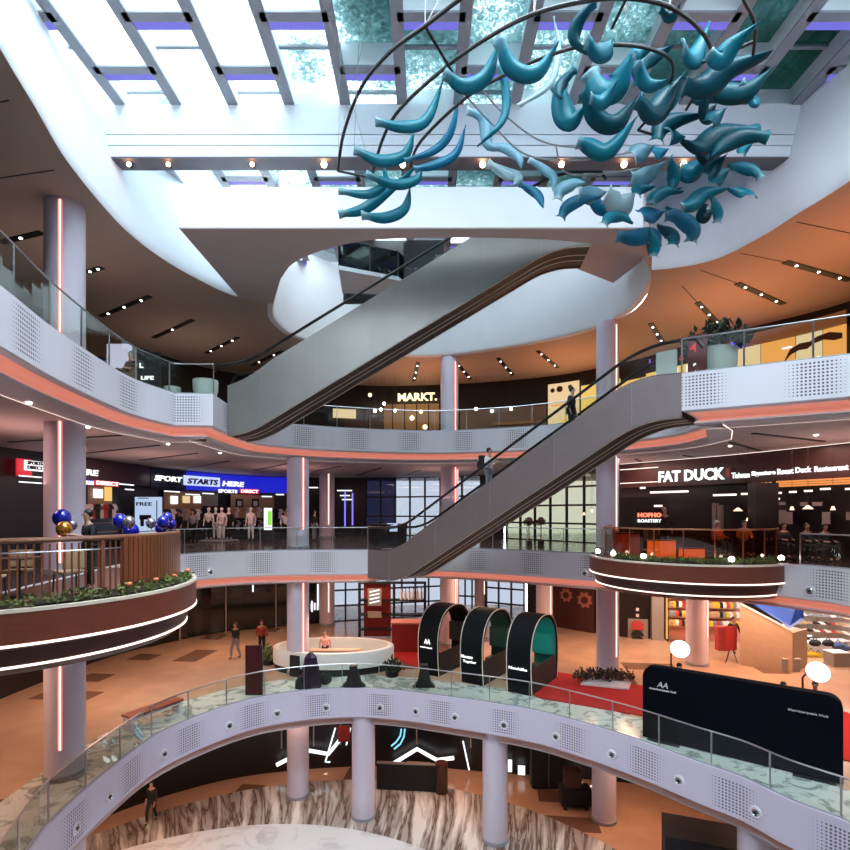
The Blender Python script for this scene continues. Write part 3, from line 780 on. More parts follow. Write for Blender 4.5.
# ---------------------------------------------------------------- timber balconies
def balcony(label, c, r, sc=1.0):
    t = thing('round_balcony', label, 'balcony', (c[0],c[1],Z2-1.2))
    X, Y = c
    MB().lathe((X,Y,0), [(r-0.45,Z2-0.02),(r-0.42,Z2-0.02),(r-0.42,Z2-0.035),(r-0.45,Z2-0.035)], 96, cap=False).build('inner_edge', wood_dk, t, True)
    MB().lathe((X,Y,0), [(0.05,Z2-0.08),(r-0.05,Z2-0.08),(r-0.05,Z2-0.02),(0.05,Z2-0.02)], 96).build('deck', wood_dk, t)
    MB().lathe((X,Y,0), [(r-0.10,Z2-0.06),(r+0.01,Z2-0.06),(r+0.01,Z2+0.0),(r-0.10,Z2+0.0)], 96, cap=False).build('rim', trimw, t)
    MB().lathe((X,Y,0), [(r,Z2-0.06),(r,Z2-0.58*sc)], 96, cap=False).build('fascia', wood, t, True)
    MB().lathe((X,Y,0), [(r-0.02,Z2-0.58*sc),(r+0.015,Z2-0.585*sc),(r+0.015,Z2-0.625*sc),(r-0.03,Z2-0.63*sc)], 96, cap=False).build('led_strip', led_w, t)
    MB().lathe((X,Y,0), [(r-0.03,Z2-0.63*sc),(r-0.16,Z2-0.70*sc),(r-0.22,Z2-0.98*sc)], 96, cap=False).build('lower_fascia', wood_dk, t, True)
    MB().lathe((X,Y,0), [(r-0.24,Z2-0.98*sc),(r-0.20,Z2-0.985*sc),(r-0.20,Z2-1.02*sc),(r-0.25,Z2-1.025*sc)], 96, cap=False).build('led_strip', led_w, t)
    MB().lathe((X,Y,0), [(r-0.25,Z2-1.035*sc),(r-0.40,Z2-1.16*sc),(0.02,Z2-1.2*sc)], 96).build('underside', wood_dk, t, True)
    return t
DL = (-9.0,11.4); RL = 3.65
DR = (9.45,18.9); RR = 3.3
balcony('large round red-brown timber balcony with two light lines at the left', DL, RL)
balcony('smaller round red-brown timber balcony with two light lines at the right', DR, RR, 0.98)
def pol(c, r, deg, z=None):
    a = math.radians(deg); v = (c[0]+r*math.cos(a), c[1]+r*math.sin(a))
    return v if z is None else (v[0], v[1], z)
t = thing('slatted_railing', 'curved railing of thin upright brown slats around the left balcony', 'railing', pol(DL,3.25,-50,Z2))
rr_ = 3.25; n = 0
for i in range(92):
    dg = -150+i*1.98
    q = pol(DL, rr_, dg, Z2+0.53); MB().box(q, (0.015,0.030,1.02), math.radians(dg)).build('slat', brass, t)
for dg in (-140,-112,-84,-56,-28,0,28):
    q = pol(DL, rr_, dg, Z2+0.56); MB().box(q, (0.05,0.06,1.12), math.radians(dg)).build('post', woodrail, t)
for z, r_, m_ in ((Z2+1.11,0.05,woodrail),(Z2+0.90,0.018,chrome),(Z2+0.06,0.03,woodrail)):
    MB().tube([pol(DL,rr_,-152+i*4,z) for i in range(47)], r_, 8).build('rail', m_, t, True)
mb = MB()
for i in range(26):
    dg = -20+i*2.0; mb.box(pol(DL,rr_+0.02,dg,Z2+0.56), (0.05,0.095,1.12), math.radians(dg))
t = mb.build('curved_screen', brass); tag(t, 'shiny copper coloured curved screen at the right end of the slatted railing', 'screen')
# planting on the rims
def rim_plants(label, c, r, d0, d1, n, spiky=False, flowers=0):
    t = thing('rim_planting', label, 'plants', pol(c,r,(d0+d1)/2,Z2))
    mb = MB()
    for i in range(n):
        dg = d0+(d1-d0)*i/(n-1); clump(mb, pol(c,r,dg,Z2+0.01), (0.15,0.15,0.22), 45, 0.10, spiky=spiky)
    mb.build('foliage', green_m, t)
    if flowers:
        for i in range(flowers):
            dg = d0+(d1-d0)*random.random(); MB().sphere(pol(c,r+0.03,dg,Z2+0.2),0.06,(1,1,0.7),8,5).build('flower', flower, t, True)
    mb = MB()
    mb.tube([pol(c,r,d0+(d1-d0)*i/20,Z2+0.03) for i in range(21)], 0.08, 6).build('soil', soil, t)
rim_plants('trailing green plants with orange flowers on the left balcony rim, right part', DL, 3.44, -48, 20, 26, flowers=5)
rim_plants('low dry plants on the left balcony rim, left part', DL, 3.46, -112, -52, 18)
rim_plants('spiky plants along the rim of the small right balcony', DR, 3.08, -160, -62, 34, True)
for i, x in enumerate((598,613,643,731,781)):
    # small globe lights among the rim plants
    s = (x-HX)/F; c = DR; best = None
    for dg in range(-220,-20):
        p = pol(c, 3.15, dg)
        e = abs(p[0]/p[1]-s)
        if p[1] < c[1]+1 and (best is None or e < best[0]): best = (e, p)
    p = best[1]
    g = thing('globe_light', '%s globe light from the left among plants on the small right balcony' % ordn[i], 'lamp', (p[0],p[1],Z2+0.0), 'globe lights on the balcony rim')
    MB().cyl((p[0],p[1],Z2+0.0),0.04,0.1,8).build('base', black, g); MB().sphere((p[0],p[1],Z2+0.17),0.085,nu=10,nv=7).build('globe', lampw, g, True)
# bronze glass railing of the right balcony
t = thing('bronze_glass_railing', 'amber tinted glass railing around the small right balcony', 'railing', pol(DR,2.8,-116,Z2))
for i in range(11):
    d0, d1 = -225+i*18.0, -225+(i+1)*18.0-0.8
    mb = MB(); pts = [Vector(pol(DR,2.8,d0+(d1-d0)*k/5)) for k in range(6)]
    sweep(mb, pts, [(-0.01,Z2+0.02),(-0.01,Z2+1.02),(0.01,Z2+1.02),(0.01,Z2+0.02)], False, True); mb.build('glass_panel', glass_o, t)
    MB().box(pol(DR,2.8,d1+0.4,Z2+0.52),(0.03,0.03,1.04)).build('post', brass, t)
MB().tube([pol(DR,2.8,-225+i*4.95,Z2+1.05) for i in range(41)], 0.03, 6).build('handrail', brass, t, True)

# ---------------------------------------------------------------- people
def skin_mesh(name, verts, edges, radii, m, parent, root=0, sub=1):
    bm = bmesh.new(); L = bm.verts.layers.skin.verify(); vs = []
    for v in verts: vs.append(bm.verts.new(v))
    for (a, b) in edges: bm.edges.new((vs[a], vs[b]))
    for v, r in zip(vs, radii): v[L].radius = (r, r) if not isinstance(r, tuple) else r
    vs[root][L].use_root = True
    me = bpy.data.meshes.new(name); bm.to_mesh(me); bm.free(); me.materials.append(m)
    o = bpy.data.objects.new(name, me); C.objects.link(o); o.parent = parent
    s = o.modifiers.new('skin','SKIN'); s.use_smooth_shade = True
    s = o.modifiers.new('subd','SUBSURF'); s.levels = s.render_levels = sub
    return o
def person(label, loc, rz, shirt=cloth_k, trousers=cloth_k, h=1.68, pose='stand', hair=hair_m, long_hair=False, skirt=None, group=None, seat=0.45, flesh=None):
    flesh = flesh or skin_m
    r = thing('person', label, 'person', (0,0,0), group); del r['_o']
    k = h/1.7
    def S(p): return tuple(c*k for c in p)
    fwd = 1  # faces +y
    hipz = 0.92; 
    if pose == 'sit': hipz = seat+0.10
    legs = []
    for sx in (-1,1):
        if pose == 'sit':
            hip=(0.09*sx,0,hipz); knee=(0.11*sx,0.44,hipz+0.0); ank=(0.11*sx,0.48,max(0.06,hipz-0.44)); toe=(0.11*sx,0.62,max(0.03,hipz-0.49))
        elif pose == 'walk':
            f = 0.22*sx; hip=(0.09*sx,0,hipz); knee=(0.10*sx,0.12+f*0.5,0.50); ank=(0.10*sx,f,0.09); toe=(0.10*sx,f+0.15,0.03)
        else:
            hip=(0.09*sx,0,hipz); knee=(0.10*sx,0.02,0.49); ank=(0.11*sx,0,0.08); toe=(0.12*sx,0.14,0.03)
        legs.append((hip,knee,ank,toe))
    sh = hipz+0.50; lean = 0.04
    arms = []
    for sx in (-1,1):
        s_=(0.18*sx,lean*0.6,sh-0.03)
        if pose == 'walk': e=(0.24*sx,-0.12*sx,sh-0.30); w=(0.23*sx,-0.10*sx+0.16,sh-0.50)
        elif pose == 'sit': e=(0.24*sx,0.10,sh-0.28); w=(0.17*sx,0.32,sh-0.30)
        elif pose == 'hold': e=(0.24*sx,0.04,sh-0.27); w=(0.14*sx,0.28,sh-0.22)
        else: e=(0.25*sx,0.0,sh-0.28); w=(0.25*sx,0.08,sh-0.52)
        arms.append((s_,e,w))
    # continuous body: pelvis, spine, neck, head, arms with hands, legs with feet
    V=[(0,0,hipz),(0,0.01,hipz+0.22),(0,lean*0.5,sh-0.06),(0,lean,sh+0.06),(0,lean+0.02,sh+0.12),(0,lean+0.02,sh+0.22),(0,lean+0.01,sh+0.30)]
    R=[0.12,0.11,0.13,0.055,0.055,0.092,0.07]; E=[(0,1),(1,2),(2,3),(3,4),(4,5),(5,6)]
    for (a,b,c_) in arms:
        o=len(V); d=Vector(c_)-Vector(b); d.normalize(); hnd=Vector(c_)+d*0.08; tip=Vector(c_)+d*0.16
        V+=[a,b,c_,tuple(hnd),tuple(tip)]; R+=[0.055,0.040,0.028,0.036,0.018]; E+=[(2,o),(o,o+1),(o+1,o+2),(o+2,o+3),(o+3,o+4)]
    for (a,b,c_,d_) in legs:
        o=len(V); V+=[a,b,c_,d_]; R+=[0.085,0.056,0.040,0.034]; E+=[(0,o),(o,o+1),(o+1,o+2),(o+2,o+3)]
    body = skin_mesh('body', [S(v) for v in V], E, [q*k for q in R], flesh, r)
    hz = sh+0.225
    MB().sphere(S((0,lean+0.118,hz-0.01)),0.016*k,(0.8,1,1.4),6,5).build('nose', flesh, body, True)
    for sx in (-1,1): MB().sphere(S((0.033*sx,lean+0.103,hz+0.012)),0.010*k,nu=6,nv=5).build('eye', hair_m, body, True)
    # hair cap
    mb=MB(); mb.sphere(S((0,lean-0.018,sh+0.258)),0.100*k,(0.92,1.0,0.98),12,8)
    mb.v=[v for v in mb.v]
    if long_hair: mb.sphere(S((0,lean-0.07,sh+0.12)),0.10*k,(0.95,0.5,1.7),10,8)
    mb.build('hair', hair, r, True)
    # clothes
    SV=[V[0],V[1],V[2],V[3]]; SR=[0.145,0.145,0.175,0.080]; SE=[(0,1),(1,2),(2,3)]
    SV[0]=(0,0,hipz+0.03)
    for (a,b,c_) in arms:
        o=len(SV); m_=Vector(b).lerp(Vector(c_),0.75); SV+=[a,b,tuple(m_)]; SR+=[0.068,0.052,0.042]; SE+=[(2,o),(o,o+1),(o+1,o+2)]
    skin_mesh('shirt',[S(v) for v in SV],SE,[q*k for q in SR],shirt,r,root=1)
    TV=[(0,0,hipz)]; TR=[0.128]; TE=[]
    for (a,b,c_,d_) in legs:
        o=len(TV); TV+=[a,b,tuple(Vector(b).lerp(Vector(c_),0.92))]; TR+=[0.10,0.070,0.055]; TE+=[(0,o),(o,o+1),(o+1,o+2)]
    skin_mesh('trousers',[S(v) for v in TV],TE,[q*k for q in TR],trousers,r)
    for (a,b,c_,d_) in legs:
        mid=Vector(c_).lerp(Vector(d_),0.5); mb=MB(); mb.sphere(S((mid.x,mid.y,mid.z-0.0)),0.06*k,(0.75,1.9,0.6),10,6); mb.build('shoe', black, r, True)
    r.location=loc; r.rotation_euler=(0,0,rz); return r

def stool(label, loc, h=0.45):
    t = thing('round_stool', label, 'stool', loc, 'stools under seated people')
    MB().cyl((loc[0],loc[1],loc[2]+h-0.06),0.19,0.06,16).build('seat', wood_dk, t); MB().cyl((loc[0],loc[1],loc[2]),0.03,h-0.06,8).build('pedestal', black, t); MB().cyl((loc[0],loc[1],loc[2]),0.17,0.02,16).build('base', black, t)
def esc_spot(M, walk, s, y=0.8): p = M @ Vector((s,y,0)); return (p.x,p.y,walk(s))
hd = math.atan2(-7.7,9.36)-PI/2
person('person with a black backpack and white top riding the lower escalator', esc_spot(Ml,walk_l,5.6,0.55), hd, cloth_w, cloth_g, 1.62, 'hold')
p = esc_spot(Ml,walk_l,5.6,0.55)
t = thing('backpack','large black backpack on the back of the lower escalator rider','backpack',p)
q = Vector((math.cos(hd+PI/2),math.sin(hd+PI/2)))*-0.24
MB().box((p[0]+q.x,p[1]+q.y,p[2]+1.18),(0.34,0.2,0.5),hd).build('bag', cloth_k, t, bevel=0.05)
MB().box((p[0]+q.x*1.5,p[1]+q.y*1.5,p[2]+1.08),(0.26,0.1,0.24),hd).build('front_pocket', cloth_k, t, bevel=0.03)
person('person in dark clothes standing higher on the lower escalator', esc_spot(Ml,walk_l,8.7,0.6), hd, cloth_k, cloth_k, 1.55, 'stand')

def fl(x, y, zf): return pz(x, y, zf)
person('walking person in dark top and light trousers on the lower level floor, left', fl(236,658,Z1), PI*0.9, cloth_k, cloth_g, 1.65, 'walk')
person('person in dark clothes standing just left of the round kiosk', fl(262,656,Z1), PI, redp, cloth_k, 1.7)
person('person in a pink top behind the round kiosk counter', (fl(325,664,Z1).x+0.1,23.3,Z1), PI, cloth_p, cloth_k, 1.62)
person('person in black walking by the red standing sign in front of the shops', fl(733,652,Z1), PI, cloth_k, cloth_k, 1.7, 'walk')
person('person in maroon by the right round lamp', (12.15,16.2,Z1), PI*0.8, redp, cloth_k, 1.62, 'hold')
for x, lab in ((679,'person with dark hair behind the black backdrop, near the left round lamp'),(709,'person behind the black backdrop with only the head showing, second from left'),(783,'person behind the black backdrop with only the head showing, furthest right')):
    k = {679:29.2,709:30.8,783:32.0}[x]; p = pk(x,600,k); person(lab, (p.x,p.y,Z1), PI, cloth_k, cloth_k, {679:1.72,709:1.66,783:1.60}[x])
person('dark-clad child-sized figure at the bottom of the photo on the tan floor', fl(152,822,Z0), PI, cloth_k, cloth_k, 1.6, 'walk')
person('man with short dark hair seated behind the upper left glass, white screen behind', (-8.95,15.9,Z3-0.06), PI*0.9, cloth_k, cloth_k, 1.6, 'sit', seat=0.36)
# people on the balconies and galleries
person('person in black by the left railing edge beside another, left balcony', (*pol(DL,2.0,-78),Z2), PI, cloth_k, cloth_k, 1.62)
person('person in dark shirt holding a paper beside the left column, left balcony', (*pol(DL,2.3,-20),Z2), PI*0.8, cloth_k, cloth_k, 1.6, 'hold')
person('seated person in black at a small table on the left balcony', (*pol(DL,1.3,-100),Z2), PI*1.2, cloth_k, cloth_k, 1.68, 'sit')
person('tall bald person in black in the duck restaurant behind the small balcony', (*pol(DR,1.2,100),Z2), PI, cloth_k, cloth_k, 1.72, 'stand', skin_m)
person('person with white headscarf seated left of the pair on the small right balcony', (*pol(DR,1.0,-20),Z2), PI*1.1, cloth_p, cloth_k, 1.6, 'sit', cloth_w)
person('long-haired person seated right of the pair on the small right balcony', (*pol(DR,1.9,-15),Z2), PI*0.9, cloth_t, cloth_k, 1.6, 'sit', hair_m, True)

# ---------------------------------------------------------------- balcony furniture, balloons
def chair(label, loc, rz, m, group):
    t = thing('cafe_chair', label, 'chair', (0,0,0), group); del t['_o']
    MB().box((0,0,0.45),(0.44,0.44,0.05)).build('seat', m, t, bevel=0.015)
    MB().box((0,-0.20,0.68),(0.42,0.04,0.34)).build('backrest', m, t, bevel=0.015)
    for sx in (-1,1):
        for sy in (-1,1): MB().tube([(0.19*sx,0.19*sy,0.43),(0.21*sx,0.22*sy,0)],0.014,6).build('leg', black, t)
    t.location = loc; t.rotation_euler = (0,0,rz); return t
def table(label, loc, m, group, r=0.36):
    t = thing('cafe_table', label, 'table', loc, group)
    MB().cyl((loc[0],loc[1],loc[2]+0.71),r,0.03,24).build('tabletop', m, t)
    MB().cyl((loc[0],loc[1],loc[2]+0.03),0.035,0.68,10).build('pedestal', black, t); MB().cyl((loc[0],loc[1],loc[2]),0.22,0.03,20).build('base', black, t)
c0 = chair('dark cafe chair nearest the slatted railing at the left balcony', (*pol(DL,2.6,-60),Z2), 0.4, cloth_t, 'cafe chairs on the left balcony')
for (r_, dg, rz, lab) in ((2.55,-95,2.2,'dark cafe chair left of the lit planter box, left balcony'),(2.5,-32,1.0,'dark cafe chair near the copper screen, left balcony'),(1.6,-50,3.5,'dark cafe chair in the middle of the left balcony')):
    dup(c0, (*pol(DL,r_,dg),Z2), rz, lab)
table('round dark cafe table in front of the column, left balcony', (*pol(DL,2.0,-50),Z2), wood_dk, 'cafe tables on the left balcony')
table('round dark cafe table at the left end of the left balcony', (*pol(DL,1.9,-100),Z2), wood_dk, 'cafe tables on the left balcony')
lit_box = mat('lit_orange_box', (0.7,0.35,0.15), 0.6)
for (dg, lab) in ((-76,'pale wooden box glowing orange behind the slats, left balcony'),(-62,'small pale box behind the slats right of the glowing one, left balcony')):
    p = pol(DL,2.75,dg); t = thing('storage_box', lab, 'box', (p[0],p[1],Z2), 'boxes behind the slats')
    MB().box((p[0],p[1],Z2+0.3),(0.5,0.4,0.6) if dg < -70 else (0.35,0.3,0.36),math.radians(dg)).build('body', wood_lt, t, bevel=0.01)
    MB().box((p[0],p[1],Z2+0.62),(0.54,0.44,0.03) if dg < -70 else (0.38,0.33,0.03),math.radians(dg)).build('lid', wood_lt, t)
def balloon(label, x, y, k, px, m):
    c = pk(x,y,k); r = px/k
    t = thing('balloon', label, 'balloon', tuple(c), 'balloons tied to the left balcony rail')
    MB().sphere(tuple(c), r, (1,1,1.12), 20, 14).build('envelope', m, t, True)
    MB().lathe((c.x,c.y,c.z-r*1.12-0.03), [(0.025,0),(0.005,0.04)], 8).build('knot', m, t)
for a in (('largest blue balloon in the left cluster by the column',62,518,43.5,8.2,ballb),('gold balloon in the left cluster',64,529,45.5,7.0,ballg),('silver balloon in the left cluster',72,525,42.5,4.8,balls),
          ('blue balloon at the left of the middle cluster',120,521,43.0,6.8,ballb),('silver balloon of the middle cluster',129,522,44.5,5.6,balls),('blue balloon hanging lowest in the middle cluster',131,531,43,7.5,ballb),
          ('silver balloon left of the right cluster',151,523,42.0,4.8,balls),('blue balloon lower left in the right cluster',161,528,41,5.6,ballb),('topmost blue balloon in the right cluster',167,518,41.8,5.4,ballb),('blue balloon at the right of the right cluster',171,524,41,5.0,ballb),('blue balloon in the middle of the right cluster',163,522,42.6,5.8,ballb)): balloon(*a)
# menu sign on the right balcony
p = pk(648,520,27.5)
t = thing('neon_sign','small red and white lettered sign on the small right balcony','sign',tuple(p))
Ms = Matrix.Translation((p.x,p.y,0)); zt = (HY-515)/27.5
put_text('HOPHO', Ms, -0.38, zt-0.08, 0.16, 0.85, glow('sign_red_orange',(1.0,0.18,0.10),2.5), parent=t, bold=0.05)
put_text('ROASTERY', Ms, -0.38, zt-0.27, 0.12, 0.85, letterw, parent=t, bold=0.03)
MB().box((p.x+0.04,p.y+0.06,zt-0.08),(1.0,0.04,0.55)).build('board', black, t); MB().box((p.x+0.04,p.y+0.08,(zt-0.3+Z2)/2),(0.05,0.05,zt-0.3-Z2)).build('post', black, t)
for i, (x0,x1,y0,y1,m,lab) in enumerate(((618,640,534,549,cloth_p,'pale pink menu board left on the small right balcony'),(652,676,541,553,orange_f,'glowing orange low cabinet in the middle of the small balcony'),(684,705,549,556,orange_f,'glowing orange low cabinet right of the middle, small balcony'))):
    k = 28.5; a = pk(x0,y1,k); b = pk(x1,y0,k)
    t = thing('counter_cabinet', lab, 'cabinet', (a.x,a.y,Z2)); MB().box(((a.x+b.x)/2,a.y+0.2,(Z2+b.z)/2),(b.x-a.x,0.4,b.z-Z2)).build('body', m, t, bevel=0.01)
    MB().box(((a.x+b.x)/2,a.y+0.2,b.z+0.02),(b.x-a.x+0.06,0.46,0.04)).build('worktop', wood_dk, t)

# ---------------------------------------------------------------- hanging sculpture
def leaf_mat(name, a, b, tip):
    m = mat(name, a, 0.35); n, l = nt(m); bs = n['Principled BSDF']; out = n['Material Output']
    uv = n.new('ShaderNodeUVMap'); sp = n.new('ShaderNodeSeparateXYZ'); l.new(uv.outputs[0], sp.inputs[0])
    tc = n.new('ShaderNodeTexCoord'); nz = n.new('ShaderNodeTexNoise'); nz.inputs['Scale'].default_value = 2.2; nz.inputs['Detail'].default_value = 3; l.new(tc.outputs['Object'], nz.inputs['Vector'])
    mx = n.new('ShaderNodeMix'); mx.data_type = 'RGBA'; mx.inputs[6].default_value = (*a,1); mx.inputs[7].default_value = (*b,1); l.new(nz.outputs['Fac'], mx.inputs[0])
    r = n.new('ShaderNodeMapRange'); r.inputs[1].default_value = 0.0; r.inputs[2].default_value = 0.16; r.inputs[3].default_value = 1; r.inputs[4].default_value = 0; l.new(sp.outputs['X'], r.inputs[0])
    m2 = n.new('ShaderNodeMix'); m2.data_type = 'RGBA'; l.new(r.outputs[0], m2.inputs[0]); l.new(mx.outputs[2], m2.inputs[6]); m2.inputs[7].default_value = (*tip,1)
    l.new(m2.outputs[2], bs.inputs['Base Color'])
    tr = n.new('ShaderNodeBsdfTranslucent'); l.new(m2.outputs[2], tr.inputs[0]); ms = n.new('ShaderNodeMixShader'); ms.inputs[0].default_value = 0.52
    l.new(bs.outputs[0], ms.inputs[1]); l.new(tr.outputs[0], ms.inputs[2]); l.new(ms.outputs[0], out.inputs[0]); return m
leafm = {'d': leaf_mat('deep_teal_sheet',(0.002,0.085,0.13),(0.004,0.16,0.22),(0.02,0.22,0.28)),
         'm': leaf_mat('teal_sheet',(0.004,0.19,0.28),(0.015,0.34,0.44),(0.30,0.50,0.56)),
         'b': leaf_mat('blue_teal_sheet',(0.01,0.20,0.38),(0.03,0.33,0.50),(0.15,0.45,0.60)),
         'l': leaf_mat('light_teal_sheet',(0.14,0.42,0.55),(0.38,0.62,0.72),(0.6,0.75,0.8)),
         'v': leaf_mat('pale_teal_sheet',(0.42,0.64,0.70),(0.62,0.78,0.82),(0.7,0.82,0.85))}
def SY(y): return 8.4+min(y,170)/170*4.0+max(0,y-170)*0.004
frame = thing('hanging_sculpture', 'large hanging sculpture of teal curved blades on black hoops under the skylight', 'sculpture', (1.0,10,8.3))
def ring(pts, r, m=black, name='hoop'):
    P = [at(x,y,SY(y)-0.0) for x, y in pts]; out = []
    for i in range(len(P)-1):
        p0 = P[max(0,i-1)]; p1 = P[i]; p2 = P[i+1]; p3 = P[min(len(P)-1,i+2)]
        for j in range(6):
            t = j/6; out.append(0.5*((2*p1)+(-p0+p2)*t+(2*p0-5*p1+4*p2-p3)*t*t+(-p0+3*p1-3*p2+p3)*t*t*t))
    out.append(P[-1]); MB().tube(out, r, 8).build(name, m, frame, True)
ring([(338,171),(343.5,134),(361,88),(389,53),(425,26),(456,2),(490,-22),(530,-40)], 0.035)
ring([(372,177),(382,141),(400,109),(446,67),(492,35),(534,14),(580,2),(625,-2),(670,7),(702,32),(716,60)], 0.035)
ring([(410,167),(421,141),(467,97),(513,71),(548,56),(585,46),(635,46),(666,56),(673,72),(666,95)], 0.032)
ring([(736,-14),(744,0),(755,25),(753,56)], 0.03)
for a in (((425,26),(467,97)),((338,171),(372,178)),((628,-5),(612,28)),((693,66),(728,53)),((728,53),(753,42)),((638,130),(655,112)),((686,110),(708,75)),((638,130),(660,137))): ring(list(a), 0.028)
for a in ([(478,85),(506,116),(541,141),(580,148),(620,150)],[(467,97),(492,124),(527,155),(580,160),(633,152)],[(556,146),(565,172),(600,174),(640,168)]): ring(a, 0.018, steel)
for (x0,y0,x1,y1) in ((315,-30,371,170),(381,-30,344,120),(425,26,470,-60),(534,14,545,-60),(670,7,668,-60),(744,0,752,-60),(360,20,354,150)):
    MB().tube([at(x0,y0,9.2) if y0 < 0 else at(x0,y0,SY(y0)), at(x1,y1,SY(y1)) if y1 > 0 else at(x1,y1,9.2)], 0.005, 4).build('hanging_wire', steel, frame)
for (x, y) in ((425,26),(534,14),(338,171),(670,7)):
    p = at(x,y,SY(y)); MB().tube([p, (p.x+0.05,p.y+0.1,ZB)], 0.006, 4).build('hanging_wire', steel, frame)
def blade(pts, w, sh, idx):
    rnd = random.Random(idx*13+5)
    w = w*(1.4 if idx >= 17 else 1.15)
    dY = rnd.uniform(-0.6,0.6) if idx >= 17 else rnd.uniform(-0.2,0.2)
    N = 22; P = []; n = len(pts)
    y0 = sum(p[1] for p in pts)/n; Yc = SY(y0)+dY; k = F/Yc
    Q = [Vector((p[0],p[1])) for p in pts]
    for i in range(N+1):
        f = i/N*(n-1); s = min(n-2,int(f)); t = f-s
        p0 = Q[s-1] if s > 0 else Q[0]*2-Q[1]; p1 = Q[s]; p2 = Q[s+1]; p3 = Q[s+2] if s+2 < n else Q[-1]*2-Q[-2]
        P.append(0.5*((2*p1)+(-p0+p2)*t+(2*p0-5*p1+4*p2-p3)*t*t+(-p0+3*p1-3*p2+p3)*t*t*t))
    K = 6; mb = MB(); c = at(*(P[N//2]), Yc)
    tw = rnd.uniform(-0.5,0.5)
    for i in range(N+1):
        d = (P[min(N,i+1)]-P[max(0,i-1)]).normalized(); nn = Vector((-d.y,d.x)); t = i/N
        ww = w*0.5*(math.sin(PI*min(1,0.10+0.90*t))**0.85)
        if t < 0.14: ww = max(ww, w*(0.42-1.6*t))                 # flared tail end
        for j in range(K+1):
            u = j/K*2-1; q = P[i]+nn*ww*u
            yy = Yc + (t-0.5)*tw + (0.09*w/14)*(u*u) + 0.12*math.sin(PI*t)
            mb.uv[len(mb.v)] = (t, j/K); mb.v.append(tuple(at(q.x,q.y,Yc)+Vector((0,yy-Yc,0))))
    for i in range(N):
        for j in range(K): a = i*(K+1)+j; mb.f.append((a,a+1,a+K+2,a+K+1))
    me_o = mb.build('curved_blade', leafm[sh], frame, True)
    s = me_o.modifiers.new('thick','SOLIDIFY'); s.thickness = 0.012
